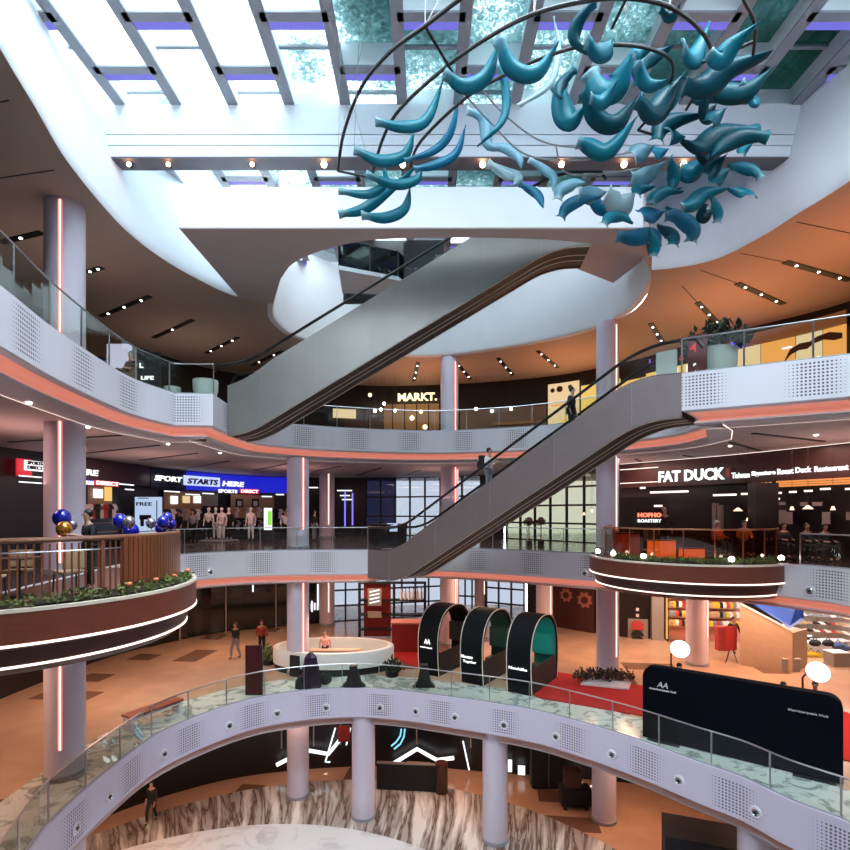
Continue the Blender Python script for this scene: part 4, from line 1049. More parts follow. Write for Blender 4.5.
BL = [([(375.7,122.5),(401.6,121.7),(426.3,111.4),(443.6,73)],12,'m'),([(354.7,149.6),(379.4,155.8),(404,148.4),(414,126)],12,'m'),([(404,153.3),(433.7,143.5),(451,128.6),(458.4,101.5)],8,'b'),
([(414,168),(433.7,160.7),(456,148.4),(465.8,123.7)],9,'b'),([(338.6,190.4),(367,190.4),(384.3,178),(383,162)],9,'m'),([(337.4,210),(362,204),(386.8,188),(416.4,168)],11,'m'),([(362,217.5),(384.3,215),(404,202.7),(410,180.5)],11,'m'),([(367,178),(394,181.7),(416,173),(421,158)],10,'m'),
([(445,68),(464.7,76.5),(487,66.7),(499,39.5)],16,'m'),([(500.5,37),(514,58),(538.8,61.7),(559.8,37)],18,'m'),([(498,65.4),(506.7,84),(504,113.6),(478,143)],8,'m'),([(517.8,107.4),(551,79),(561,42),(555,12)],6,'v'),
([(467,108.6),(484.4,113.6),(489,138),(500.5,148)],11,'l'),([(487,143),(506.7,143),(520,153),(521.5,168)],10,'l'),([(488,160.5),(506.7,168),(519,173),(514,185)],12,'v'),([(531,153),(546,163),(555,175),(552,194)],9,'l'),([(521.5,178),(539,190),(542.5,210)],9,'b'),
([(592,8),(580,16),(579,28),(592,42)],10,'d'),([(585,42),(599,44),(612,35),(617,28)],16,'m'),([(597,56),(608,76),(621,76),(630,56)],22,'m'),([(561,79),(566,99),(573,113),(587,104)],18,'m'),([(576,67),(566,74),(560.6,85),(562,97)],8,'d'),([(587,90),(599,109),(620.6,113),(642,88)],17,'d'),([(592,92),(606,93),(617,81)],12,'m'),([(631,58),(642,44),(656,41)],10,'m'),([(642,85),(643.5,56),(659,46),(675,42)],14,'d'),([(638,99),(656,106),(673.5,85),(689,65)],18,'d'),([(579,136.5),(594,140),(612,143.5),(638,115)],15,'m'),
([(678,53),(693,53),(706,38),(718,7)],16,'m'),([(718,38),(729,46),(739,36),(754,30)],15,'m'),([(693,69),(714,71),(734,61),(765,61)],20,'d'),([(709,89),(726,82),(752,82),(775,66)],18,'d'),([(742,81),(759,92),(757,102)],12,'m'),([(660,102),(673,92),(685,79)],14,'m'),
([(659,139),(666,119),(682,112),(706,112)],14,'d'),([(668,133.5),(675,128),(689,132)],14,'m'),([(768,120),(729,123),(703,142),(678,146)],16,'d'),([(771,133),(749,129),(728,139),(712,156)],14,'d'),([(708,125),(720,110),(731,102)],12,'d'),([(765,176),(759,165),(743.5,162),(728,165)],10,'m'),([(749,200.6),(751,192),(743.5,185),(733,181)],9,'m'),([(724,216.5),(724,206),(715,199),(705,200.6)],9,'m'),([(703,206),(705,213),(712,209),(717,206)],10,'d'),([(696,238),(698,222),(682,213),(664,209)],13,'m'),([(673,246),(676,230.6),(660,221)],11,'d'),([(659,251),(658,239),(645,232)],10,'m'),([(652,204),(660.6,192),(671,186),(685,190)],9,'m'),([(682,204),(696,199),(710,188),(729,188)],12,'m'),([(708,174),(717,163.5),(728,153)],12,'d'),([(683.5,162),(696,165),(708,158)],16,'m'),
([(560,195),(564,184),(576.5,180.6),(585,186)],10,'l'),([(564,211),(571,200),(585,196.5),(599,202)],10,'b'),([(580,189),(594,189),(606,193)],14,'l'),([(587,200),(603,202),(628,209)],12,'b'),([(604,225),(612,214),(626,212),(635,221)],9,'m'),([(620,230),(638,232),(656,232),(659,249)],13,'b'),([(608,191),(624,198),(638,188)],20,'v'),([(635,170),(649,170),(663,165)],14,'l'),([(633,154),(645,145),(656,143.5)],16,'l'),([(635,198),(642,184),(659,181)],9,'m'),([(649,158),(659,147),(673.5,142)],12,'b'),([(651,203.5),(656,193),(670,188),(682,188)],8,'m'),([(638,219),(654,209),(670,205)],14,'b'),([(663,216),(681,214),(696.5,225),(696.5,237)],12,'b'),([(663,3),(675,6),(682,2)],9,'d'),([(743.5,153),(747,146),(754,142)],8,'m'),
([(700,100),(712,108),(722,96)],13,'d'),([(690,95),(700,88),(712,76)],14,'d'),([(694,150),(712,148),(735,134)],15,'d'),([(715,185),(722,172),(734,164)],12,'d'),([(668,160),(678,170),(676,186)],11,'m'),([(640,60),(652,75),(670,78)],12,'m')]
for i, (pts, w, sh) in enumerate(BL): blade(pts, w, sh, i)

# ---------------------------------------------------------------- lamps on the beam and slots in the ceilings
for i, x in enumerate((132,171,254,325,403,482,560,622,681)):
    p = at(x,164,15.08); z = 10.08
    t = thing('beam_spotlight', '%s amber spotlight from the left under the skylight beam' % ordn[i], 'spotlight', (p.x,15.08,z), 'amber spotlights under the beam')
    MB().cyl((p.x,15.08,z-0.03),0.03,0.03,8).build('mount', black, t)
    MB().lathe((p.x,14.99,z-0.16),[(0.05,0.0),(0.075,0.02),(0.075,0.13),(0.03,0.14)],12).build('housing', black, t, True)
    MB().sphere((p.x,14.93,z-0.10),0.062 if x < 300 else 0.085,nu=10,nv=7).build('lamp', lampo, t, True)
def slot(x0,y0,x1,y1,z,label,group,w=0.16,spots=3):
    a = pz(x0,y0,z); b = pz(x1,y1,z); m = (a+b)/2
    t = thing('ceiling_light_slot', label, 'ceiling light', (m.x,m.y,z-0.01), group)
    MB().bar((a.x,a.y,z-0.015),(b.x,b.y,z-0.015),w,0.03).build('housing', black, t)
    for i in range(spots):
        p = a.lerp(b,(i+0.5)/spots); MB().cyl((p.x,p.y,z-0.045),0.042,0.02,10).build('spot', lampw, t)
g3 = 'slotted lights in the top ceiling'
for i, s_ in enumerate(((0,242,42,232),(86,272,102,267),(100.6,316,150,296),(153.5,337.5,193,319.5),(206,353,238,337),(252,365,282,350.6))):
    slot(*s_, ZC, '%s black light slot from the left in the dim left part of the top ceiling' % ordn[i], g3, 0.2, (1,2,3,1,3,2)[i])
for i, s_ in enumerate(((414,380.6,418,362),(456.5,362,470.6,379),(498,357.7,513,375),(537.7,350.6,557.8,367.5),(650.6,323,663,343),(697.5,302,720,325),(737,283,783.6,303.7),(785,261.6,850,280))):
    slot(*s_, ZC, '%s black light slot from the left in the orange part of the top ceiling' % ordn[i], g3, 0.22)
struct('trim_3', MB().bar(pz(797,222,ZC)+Vector((0,0,-.004)), pz(850,233,ZC)+Vector((0,0,-.004)),0.03,0.01).bar(pz(740,253,ZC)+Vector((0,0,-.004)), pz(785,262,ZC)+Vector((0,0,-.004)),0.03,0.01).bar(pz(700,270,ZC)+Vector((0,0,-.004)), pz(737,283,ZC)+Vector((0,0,-.004)),0.03,0.01).bar(pz(682,286,ZC)+Vector((0,0,-.004)), pz(697,302,ZC)+Vector((0,0,-.004)),0.03,0.01).bar(pz(0,178,ZC)+Vector((0,0,-.004)), pz(54,170,ZC)+Vector((0,0,-.004)),0.03,0.01).bar(pz(0,102,ZC)+Vector((0,0,-.004)), pz(9,100,ZC)+Vector((0,0,-.004)),0.03,0.01), black, label='thin dark ceiling joints')
for i, s_ in enumerate(((9,442,120,435),(86,453,159,445),(140,460,197,453),(131,462,198,453),(187,468,230,461),(255,470,287,463.5),(315,471,341,466),(357,475,381,467.6),(405,476,420,470),(636,459,647,464),(684,455,702,459),(730,442,769,453),(753,433,824,441))):
    if i == 3: continue
    slot(*s_, S3, '%s thin dark slot from the left in the pink ceiling above the shops' % ordn[i], 'slots in the middle ceiling', 0.12, 0)
for i, (x,y) in enumerate(((29,403),(88,427),(168,444),(220,453),(730,446),(816,435))):
    p = pz(x,y,S3-0.01); t = MB().cyl((p.x,p.y,S3-0.03),0.05,0.03,10).build('downlight', lampw); tag(t, '%s tiny white downlight from the left in the pink ceiling' % ordn[i], 'downlight', 'downlights in the middle ceiling')

# ---------------------------------------------------------------- lights
def area(name, loc, rot, sx, sy, col, e, spread=None):
    l = bpy.data.lights.new(name, 'AREA'); l.shape = 'RECTANGLE'; l.size = sx; l.size_y = sy; l.color = col; l.energy = e
    if spread: l.spread = spread
    o = bpy.data.objects.new(name, l); C.objects.link(o); o.location = loc; o.rotation_euler = rot; return o
DN = (0,0,0); UP = (PI,0,0)
po = area('skylight_portal', (1.0,13.5,12.7), DN, 24, 21, (1,1,1), 1); po.data.cycles.is_portal = True
WARM = (1.0,0.56,0.36); ROSE = (1.0,0.55,0.48)
# ceiling lamps under each gallery
for (x,y,e,c) in ((-11.5,12,90,ROSE),(-11.8,19,110,ROSE),(-10,25.5,120,ROSE),(-4,27.5,130,ROSE),(3,27.5,130,ROSE),(9,23,110,ROSE),(12.5,17,110,ROSE),(14,12,70,ROSE)):
    area('gallery_lamp', (x,y,S3-0.06), DN, 2.0, 2.0, c, e)
for (x,y,e,c) in ((-11.5,12,340,WARM),(-11.8,19,540,WARM),(-9.5,25.5,460,WARM),(-3,27,300,WARM),(3,26,420,WARM),(9,25,700,WARM),(14.5,22,800,WARM),(14.5,15.5,600,WARM),(18,24,500,(1,0.75,0.6))):
    area('lower_lamp', (x,y,S2-0.06), DN, 2.2, 2.2, c, e*0.42)
for (x,y,e,c) in ((-11,12,200,WARM),(-10,18,300,WARM),(-5.5,22.5,200,WARM),(1.5,22,260,WARM),(8,20,300,WARM),(11.5,16,200,WARM)):
    area('ground_lamp', (x,y,S1-0.06), DN, 2.0, 2.0, c, e*0.5)
# added unseen lamps: right-hand restaurant glow on the top ceiling, dim on the left
for (x,y,e,c) in ((11.5,19.5,110,(1.0,0.36,0.15)),(13.0,14.5,125,(1.0,0.36,0.15)),(7.5,27,95,(1.0,0.34,0.15)),(0,29,90,(1.0,0.40,0.2)),(-11,16,28,(1.0,0.74,0.68)),(-11,24,28,(1.0,0.72,0.62))):
    area('ceiling_fill', (x,y,Z3+1.2), UP, 3, 3, c, e)
for (x,y,e) in ((-11,14,45),(-11,21,30),(-7,27,30),(1,28,30),(9,24.5,30),(13,16,30)):
    area('soffit_fill', (x,y,Z2+2.3), UP, 2.5, 2.5, ROSE, e)  # added unseen lamps, in place of floor bounce on the soffits
# daylight
w = bpy.data.worlds.new('World'); bpy.context.scene.world = w; w.use_nodes = True
bg = w.node_tree.nodes['Background']; bg.inputs[0].default_value = (0.82,0.92,1.0,1)
wn, wl = w.node_tree.nodes, w.node_tree.links
tc = wn.new('ShaderNodeTexCoord'); sp = wn.new('ShaderNodeSeparateXYZ'); wl.new(tc.outputs['Generated'], sp.inputs[0])
mr = wn.new('ShaderNodeMapRange'); mr.inputs[1].default_value = 0.45; mr.inputs[2].default_value = 0.95; mr.inputs[3].default_value = 8.0; mr.inputs[4].default_value = 22.0
wl.new(sp.outputs['Z'], mr.inputs[0]); wl.new(mr.outputs[0], bg.inputs[1])
sl = bpy.data.lights.new('sun','SUN'); sl.energy = 14.0; sl.angle = math.radians(70); sl.color = (0.95,0.97,1.0)
so = bpy.data.objects.new('sun', sl); C.objects.link(so); so.rotation_euler = (math.radians(38),0,math.radians(8))

cam = bpy.data.cameras.new('camera'); co = bpy.data.objects.new('camera', cam); C.objects.link(co)
co.location = (0,0,0); co.rotation_euler = (PI/2,0,0)
cam.sensor_width = 36; cam.sensor_fit = 'HORIZONTAL'; cam.lens = 36*F/850; cam.shift_y = (HY-425)/850; cam.clip_start = 0.05
bpy.context.scene.camera = co
vs = bpy.context.scene.view_settings; vs.view_transform = 'Standard'; vs.look = 'None'; vs.exposure = -0.1; vs.gamma = 1.0

# ================================================================ upper gallery shops
def wall_thing(name, label, cat, W, x, z, off=0.3, group=None):
    a, t_ = hit(W, x); n_ = Vector((-t_.y,t_.x)); p = a-n_*off
    return thing(name, label, cat, (p.x,p.y,z), group)
t = wall_thing('shop_front','glowing orange shopfront panels with a dark moustache-like wave, upper right gallery','shop front',W3,790,Z3)
for i,(x0,x1) in enumerate(((700,716),(717,736),(737,760),(761,795),(796,822),(823,846))):  # panels glow themselves in place of lamplight on the shop wall
    wpanel(W3,x0,x1,0,0,0.25,orange_f if i%2 else cream_f,'glowing_panel',t,0.05,z=(Z3+0.05,7.2))
for (x0,x1) in ((700,740),(740,795),(795,846)): wpanel(W3,x0,x1,0,0,0.30,beige,'header_panel',t,0.08,z=(7.22,7.72))
wv = [(0,0),(0.5,0.30),(1.1,0.42),(1.7,0.40),(2.1,0.55),(2.8,0.62),(3.5,0.50),(4.0,0.52),(4.0,0.72),(3.2,0.86),(2.4,0.80),(1.9,0.66),(1.2,0.68),(0.5,0.52)]
M_,L_,Y_ = panel_M(W3,783,842,0.36); sc_=L_/4.0
mb=MB(); mb.extrude_y([(x*sc_,6.15+z*1.0) for x,z in wv], M_, 0.05); mb.build('dark_wave', wood_dk, t)
for x0,x1,z0 in ((748,757,6.2),(782,792,6.75),(808,820,6.1)):
    wpanel(W3,x0,x1,0,0,0.34,letterw,'small_caption',t,0.03,z=(z0,z0+0.07))
t = wall_thing('shop_front','yellow shopfront left of the big potted plant, upper gallery','shop front',W3,650,Z3)
for i,(x0,x1) in enumerate(((621,640),(641,655),(656,675),(676,699))): wpanel(W3,x0,x1,0,0,0.25,(yellow_f,cream_f,yellow_f,orange_f)[i],'glowing_panel',t,0.05,z=(Z3+0.05,7.0))
t = wall_thing('shop_sign','multicoloured lettered banner reading LEGISTA left of the potted plant','sign',W3,668,6.2,0.5)
cols = [glow('sign_l%d'%i,c,1.2) for i,c in enumerate(((0.25,0.10,0.55),(0.1,0.2,0.7),(0.15,0.5,0.15),(0.1,0.25,0.7),(0.7,0.05,0.05),(0.1,0.45,0.2),(0.7,0.1,0.05)))]
wpanel(W3,646,704,0,0,0.55,yellow_f,'board',t,0.04,z=(6.35,7.05))
for i,ch in enumerate('LEGISTA'): wpanel(W3,648+i*7.6,655+i*7.6,0,0,0.60,letterw if i%2 else yellow_f,'tile',t,0.02,z=(6.42,6.98)); wtext(W3,ch,649.5+i*7.6,653.5+i*7.6,359-i*1.4,366-i*1.4,0.64,cols[i],t,0.05)
t = wall_thing('shop_sign','small bright blue sign right of the potted plant, upper gallery','sign',W3,738,6.9,0.6)
wpanel(W3,731,744,341,348,0.55,neon_b,'board',t,0.04)
t = wall_thing('shop_front','warm cream shop panel with dark dots and a yellow half disc, upper gallery','shop front',W3,564,Z3)
wpanel(W3,548,579,0,0,0.25,cream_f,'panel',t,0.05,z=(Z3+0.05,7.55))
M_,L_,Y_ = panel_M(W3,548,579,0.32)
for (u,z,r_) in ((0.15,7.15,0.13),(0.38,7.18,0.18),(0.72,7.22,0.13)):
    mb=MB(); mb.extrude_y([(u*L_+r_*math.cos(a*PI/8), z+r_*math.sin(a*PI/8)) for a in range(16)], M_, 0.03); mb.build('dark_dot', wood_dk, t)
mb=MB(); mb.extrude_y([(0.58*L_+0.62*math.cos(a*PI/12), 4.5+0.95*math.sin(a*PI/12)) for a in range(13)], M_, 0.03); mb.build('yellow_half_disc', yellow_f, t)
mb=MB(); mb.extrude_y([(0.12*L_,6.2),(0.9*L_,6.2),(0.9*L_,6.3),(0.12*L_,6.3)], M_, 0.03); mb.build('shelf_line', orange_f, t)
t = wall_thing('shop_front','orange glowing shop wall just left of the yellow shopfront, behind the escalator top','shop front',W3,600,Z3)
for x0,x1 in ((581,600),(601,620)): wpanel(W3,x0,x1,0,0,0.25,yellow_f,'glowing_panel',t,0.05,z=(Z3+0.05,7.2))
# MARKT.
t = wall_thing('restaurant_sign','glowing cream lettering MARKT. on the dark restaurant front','sign',W3,418,6.0,0.4)
wtext(W3,'MARKT.',398,437,393,401,0.5,lettery,t,0.06)
t = wall_thing('restaurant_front','dim beige restaurant interior below the cream lettering','shop front',W3,400,Z3,0.3)
wpanel(W3,384,439,404,430,0.15,beige,'back_wall',t,0.05); wpanel(W3,345,383,409,430,0.15,wood_dk,'side_wall',t,0.05)
for x in (392,404,416,428): wpanel(W3,x,x+1.2,404,430,0.25,wood_dk,'mullion',t,0.05)
wpanel(W3,333,356,409,418,0.6,cream_f,'light_panel',t,0.05); wpanel(W3,460,546,408,429,0.12,conc,'stone_counter_wall',t,0.05)
wpanel(W3,493,541,421,424,0.6,beige,'counter_edge',t,0.2)
area('market_lamp', (-1.5,30.6,7.4), DN, 3, 0.8, (1.0,0.6,0.25), 60)
pl=[(370,395,4),(384,403.6,3),(381,409.5,3),(395,410.6,3),(421,411.7,4),(412,418,5),(425,427,5),(476,409,3),(492,411,3),(511,409,3),(375,411,3)]
for i,(x,y,r_) in enumerate(pl):
    p = at(x,y,30.2); q = 0.018*r_*1.6
    t = thing('pendant_lamp','%s glowing pendant globe counted from the left in the dark restaurants' % ordn[i] if False else 'small glowing pendant globe hanging in the dark upper restaurants','pendant lamp',tuple(p),'pendant globes in the upper restaurants')
    MB().sphere(tuple(p),q,nu=10,nv=7).build('globe', lampw if r_ < 4 else glow('globe_dim%d'%i,(1,0.75,0.45),2.5), t, True); MB().tube([p,(p.x,p.y,7.9)],0.008,4).build('cord', black, t)
# pots on the upper gallery
def pot(label, p, r, h, plant=None, m=potw):
    t = thing('potted_plant' if plant else 'planter_pot', label, 'plant' if plant else 'pot', tuple(p))
    X,Y,Z = p
    MB().lathe(p,[(r*0.78,0),(r*0.98,h*0.5),(r,h),(r*0.88,h),(r*0.86,h-0.08)],28).build('pot', m, t, True)
    MB().cyl((X,Y,Z+h-0.1),r*0.87,0.03,20).build('soil', soil, t)
    if plant: clump(MB(),(X,Y,Z+h),(r*1.5,r*1.5,plant),300,0.28,spiky=True).build('foliage', green_d, t)
pot('large pale pot with a dark leafy plant on the upper right gallery corner', pk(719,374,36.0)+Vector((0.25,0.6,0.0)), 0.55, 0.85, 0.9)
pot('larger pale green pot behind the glass corner of the upper left gallery', Vector((-7.3,17.3,Z3)), 0.40, 0.62)
pot('small pale green square-looking pot left of the larger one, upper left gallery', Vector((-8.45,17.4,Z3)), 0.26, 0.42)
t = thing('direction_sign','maroon block sign with the number 2 beside the escalator top','sign',(7.45,14.35,Z3))
MB().box((7.62,14.55,Z3+0.62),(0.48,0.12,1.15),-0.5).build('board', lampred, t, bevel=0.01)
Ms = Matrix.Translation((7.62,14.55,0)) @ Matrix.Rotation(-0.25,4,'Z')
put_text('2', Ms, -0.12, Z3+0.12, 0.30, 0.22, letterw, 'number', t, 0.03); put_text('42', Ms, -0.2, Z3+0.72, 0.26, 0.36, red_s, 'number', t, 0.03)
t = thing('acrylic_screen','pale grey box at the end of the lower escalator top landing','box',(6.7,15.2,Z3))
MB().box((6.85,14.75,Z3+0.42),(0.55,0.1,0.78),-0.69).build('box', potw, t, bevel=0.02)
# screen and kiosk behind the seated man
def free_panel(name,label,cat,x0,x1,y0,y1,k,m,frame_m=black,z0=None,rz=0.0,group=None,th=0.12):
    a=pk(x0,y1,k); b=pk(x1,y0,k); zb = a.z if z0 is None else z0; cx=(a.x+b.x)/2; Y=a.y; w_=b.x-a.x
    t=thing(name,label,cat,(cx,Y,zb),group)
    MB().box((cx,Y+th/2+0.02,(zb+b.z)/2),(w_+0.08,th,b.z-zb+0.04),0).build('case',frame_m,t,bevel=0.01)
    MB().box((cx,Y,(a.z+b.z)/2),(w_,0.03,b.z-a.z)).build('face',m,t); return t,cx,Y,a,b
free_panel('display_screen','bright white screen behind the seated man, upper left gallery','screen',107,132,344,368,31.0,glow('screen_lilac',(0.75,0.75,1.0),1.0),z0=Z3)
tt,cx,Y,a,b = free_panel('poster_stand','black poster stand with white marks right of the seated man, upper left gallery','sign',135,158,352,388,29.5,cloth_k,z0=Z3)
put_text('L', Matrix.Translation((cx,Y-0.03,0)), -0.2, b.z-0.55, 0.16, 0.12, letterw, parent=tt); put_text('LIFE', Matrix.Translation((cx,Y-0.03,0)), -0.15, b.z-0.95, 0.12, 0.42, letterw, parent=tt)

# ================================================================ middle level shops
t = wall_thing('shop_sign','dark red sign band reading HERE at the far left, partly behind the column','sign',W2,60,1.6)
wpanel(W2,17,32,459,476,0.3,red_s,'red_panel',t,0.05); wpanel(W2,25,44,461,471,0.4,letterw,'white_panel',t,0.04)
wtext(W2,'SPORTS',27,42,461.5,465,0.5,letterb,t); wtext(W2,'DIRECT',27,42,466,469.5,0.5,letterb,t)
wpanel(W2,84,150,0,0,0.35,mat('maroon_band',(0.045,0.008,0.015),0.4),'band',t,0.06,z=(1.3,2.28))
wtext(W2,'HERE',72,97,469,475,0.5,letterw,t,0.05,0.2)
wpanel(W2,86,94,480,485,0.45,blue_s,'blue_panel',t,0.04); wpanel(W2,95,119,481,486,0.45,red_s,'red_panel',t,0.04); wtext(W2,'SPORTS',76,93,480.5,484.5,0.55,letterw,t,0.05); wtext(W2,'DIRECT',96,118,481.5,485.5,0.55,letterw,t,0.05)
t = wall_thing('shop_sign','blue illuminated sign band reading SPORT STARTS HERE left of the kiosk columns','sign',W2,200,1.7)
wpanel(W2,151,186,0,0,0.3,mat('navy_band',(0.005,0.005,0.03),0.4),'band',t,0.06,z=(1.25,2.28)); wpanel(W2,186,290,0,0,0.3,blue_s,'band',t,0.06,z=(1.25,2.28))
wtext(W2,'SPORT',154,181,476,481.5,0.45,letterw,t,0.06,0.25); wpanel(W2,184,220,476.5,486,0.42,glow('sign_pale_blue',(0.55,0.65,1.0),1.2),'pale_box',t,0.04); wtext(W2,'STARTS',187,217,479,484.5,0.5,letterb,t,0.06,0.25); wtext(W2,'HERE',222,243,481.5,486.5,0.45,letterw,t,0.06,0.25)
wtext(W2,'SPORTS',218,237,489.5,493,0.45,letterw,t,0.05); wpanel(W2,240,259,489,493.5,0.42,red_s,'red_panel',t,0.03); wtext(W2,'DIRECT',241,258,489.7,493,0.5,letterw,t,0.05)
free_panel('display_screen','large pale blue advertising screen in front of the sports shop','screen',135,162,497,536,20.8,screen_b,z0=Z2)
p = pk(137,505,20.9); Ms = Matrix.Translation((p.x,p.y-0.12,0)); scr = [o for o in C.objects if o.name.startswith('display_screen')][-1]
MB().box((p.x+0.35,p.y-0.10,0.66),(0.5,0.02,0.04)).build('printed_bar', letterb, scr); put_text('FREE', Ms, 0.05, 0.30, 0.17, 0.75, letterb, parent=scr); MB().box((p.x+0.45,p.y-0.10,-0.25),(0.55,0.03,0.22)).box((p.x+0.3,p.y-0.10,-0.5),(0.16,0.03,0.35)).build('printed_picture', cloth_k, scr)
MB().box((p.x+1.0,p.y-0.10,0.0),(0.04,0.02,1.1)).build('printed_bar', letterb, scr)
# shop interior wall with posters, hanging clothes, mannequins
wood_pan = mat('shop_wood_panel',(0.30,0.18,0.10),0.6)
t = wall_thing('shop_wall_display','brown shop wall display with pictures and shelves, far left sports shop part','display',W2,180,Z2)
for x0,x1 in ((88,112),(164,202)): wpanel(W2,x0,x1,0,0,0.2,wood_pan,'wood_panel',t,0.04,z=(-0.2,1.15))
for x0,x1,y0,y1 in ((171,178,496,504),(183,190,496,503),(194,201,496,503),(94,103,489,498)): wpanel(W2,x0,x1,y0,y1,0.3,letterw if x0 != 183 else cream_f,'lit_picture',t,0.03)
wpanel(W2,105,112,487,501,0.3,yellow_f,'yellow_banner',t,0.03)
for z in (-0.9,-0.5,-0.1): wpanel(W2,88,118,0,0,0.5,conc,'shelf',t,0.3,z=(z,z+0.04))
t = wall_thing('shop_wall_display','tan shop wall display with two dark pictures, sports shop right part','display',W2,250,Z2)
wpanel(W2,231,274,0,0,0.2,beige,'wood_panel',t,0.04,z=(-0.4,1.1))
for x0,x1 in ((236,243),(252,259)): wpanel(W2,x0,x1,499,507,0.3,cloth_k,'picture',t,0.03); 
for x0,x1 in ((237.5,241.5),(253.5,257.5)): wpanel(W2,x0,x1,501,506,0.35,cloth_w,'picture_figure',t,0.02)
wpanel(W2,202,218,494,506,0.3,conc,'grey_panel',t,0.04)
def shirt_poly(x,z,w_,h_): return [(x-w_*.3,z-h_),(x+w_*.3,z-h_),(x+w_*.3,z-h_*.35),(x+w_*.5,z-h_*.45),(x+w_*.55,z-h_*.25),(x+w_*.25,z),(x-w_*.25,z),(x-w_*.55,z-h_*.25),(x-w_*.5,z-h_*.45),(x-w_*.3,z-h_*.35)]
def shirts(W, xs_, yt, off, mats, label, group):
    proto=None
    for i,x in enumerate(xs_):
        M_,L_,Y_ = panel_M(W,x-1,x+1,off); z=(HY-yt)*Y_/F
        mb=MB(); mb.extrude_y(shirt_poly(L_/2,z,0.5,0.62),M_,0.07); o=mb.build('hanging_shirt',mats[i%len(mats)]); tag(o,label,'shirt',group)
shirts(W2,[233+3.6*i for i in range(8)],507.5,0.6,[cloth_t,cloth_w,cloth_t],'light shirt hanging in the row on the tan sports shop wall','light shirts on the tan wall')
shirts(W2,[234+3.6*i for i in range(8)],520,0.9,[cloth_k,cloth_g],'dark shirt hanging in the lower row under the light shirts','dark shirts under the light ones')
shirts(W2,[168+5*i for i in range(8)],509,0.7,[cloth_k,cloth_w,cloth_k,cloth_g,cloth_t],'shirt hanging on the brown sports shop wall left of the mannequins','shirts left of the mannequins')
shirts(W2,[276,280,284,288],509,0.7,[cloth_k,cloth_w],'shirt hanging at the far right end of the sports shop','shirts right of the green screen')
shirts(W2,[90+4*i for i in range(7)],504,0.7,[cloth_w,cloth_r,cloth_k],'shirt on the shop wall just right of the left column','shirts beside the left column')
mann=None
for i,(x,yf,lab) in enumerate(((209,541,'leftmost white-clad mannequin in the sports shop'),(216,540,'dark-clad mannequin second from the left in the sports shop'),(222,541,'white mannequin in the middle of the sports shop group'),(229,540,'dark-clad mannequin right of the white middle one'),(251,541,'single slim white mannequin near the tan display wall'))):
    k=18.6-0.2*(i%2); p=pk(x,500,k); o=person(lab,(p.x,p.y,Z2+0.1),PI,(cloth_w,cloth_k,cloth_w,cloth_k,cloth_w)[i],(cloth_k,cloth_w,cloth_w,cloth_k,cloth_w)[i],1.68,'stand',cloth_w,flesh=cloth_w); o.name='mannequin'; o['category']='mannequin'; o['group']='mannequins in the sports shop'
t = thing('mannequin_plinth','low round plinth under the sports shop mannequins','plinth',(pk(219,500,18.5).x,F/18.5,Z2))
MB().lathe((t.location.x,t.location.y,Z2),[(1.0,0),(1.0,0.1)],32).build('plinth',conc,t); MB().lathe((t.location.x,t.location.y,Z2),[(1.05,0),(1.05,0.03)],32).build('skirting',black,t)
free_panel('info_screen','upright screen glowing green at its right half, sports shop entrance','screen',264,272,508,530,19.2,letterw,z0=Z2)
p=pk(268,530,19.2); pp=pk(272,516,19.2); MB().box(((p.x+pp.x)/2,p.y-0.05,(p.z+pp.z)/2+0.25),(pp.x-p.x,0.03,0.75)).build('green_part',green_s,[o for o in C.objects if o.name.startswith('info_screen')][-1])
for i,(x,y,m_,lab) in enumerate(((345.0,0,neon_b,'left thin vertical blue light tube beside the narrow column'),(352.5,0,neon_b,'right thin vertical blue light tube beside the narrow column'))):
    a=at(x,520,27.5); o=MB().box((a.x,27.5,0.15),(0.06,0.06,1.7 if i else 1.8)).build('light_tube',m_); tag(o,lab,'light tube','blue light tubes')
# ceiling light lines inside the shops
t = wall_thing('ceiling_track','short bright ceiling light bars inside the sports shop','ceiling light',W2,260,1.1)
for x0,x1,y in ((165,180,491),(186,200,494),(203,214,493),(262,272,496),(276,284,494),(120,134,484),(126,134,489),(20,42,476),(20,42,482),(308,318,487),(337,352,490),(340,350,495),(342,352,499)): wpanel(W2,x0,x1,y,y+1.1,1.2,led_c,'light_bar',t,0.05)
# shoppers in the sports shop
for i,(x,k,lab,s_,tr) in enumerate(((180,19.2,'shopper in dark clothes left of the mannequins in the sports shop',cloth_k,cloth_k),(193,18.9,'shopper in grey standing right of the dark-clad one, sports shop',cloth_g,cloth_k),(285,18.9,'shopper at the right end of the sports shop beside the kiosk column',cloth_w,cloth_k),(314,17.8,'dark-clad visitor between the two columns behind the round kiosk column',cloth_k,cloth_g))):
    p=pk(x,500,k); person(lab,(p.x,p.y,Z2),PI*(0.8+0.2*i),s_,tr,1.65)
# desk in front of the left window
t = thing('service_desk','round dark service desk with a pale screen left of the lower escalator','desk',(-1.9,26.4,Z2))
MB().lathe((-1.9,26.4,Z2),[(0.95,0),(1.0,0.95),(1.05,1.0),(0.9,1.0)],32).build('body',cloth_k,t,True); MB().box((-1.6,25.45,Z2+0.85),(0.5,0.04,0.4)).build('screen',screen_b,t)
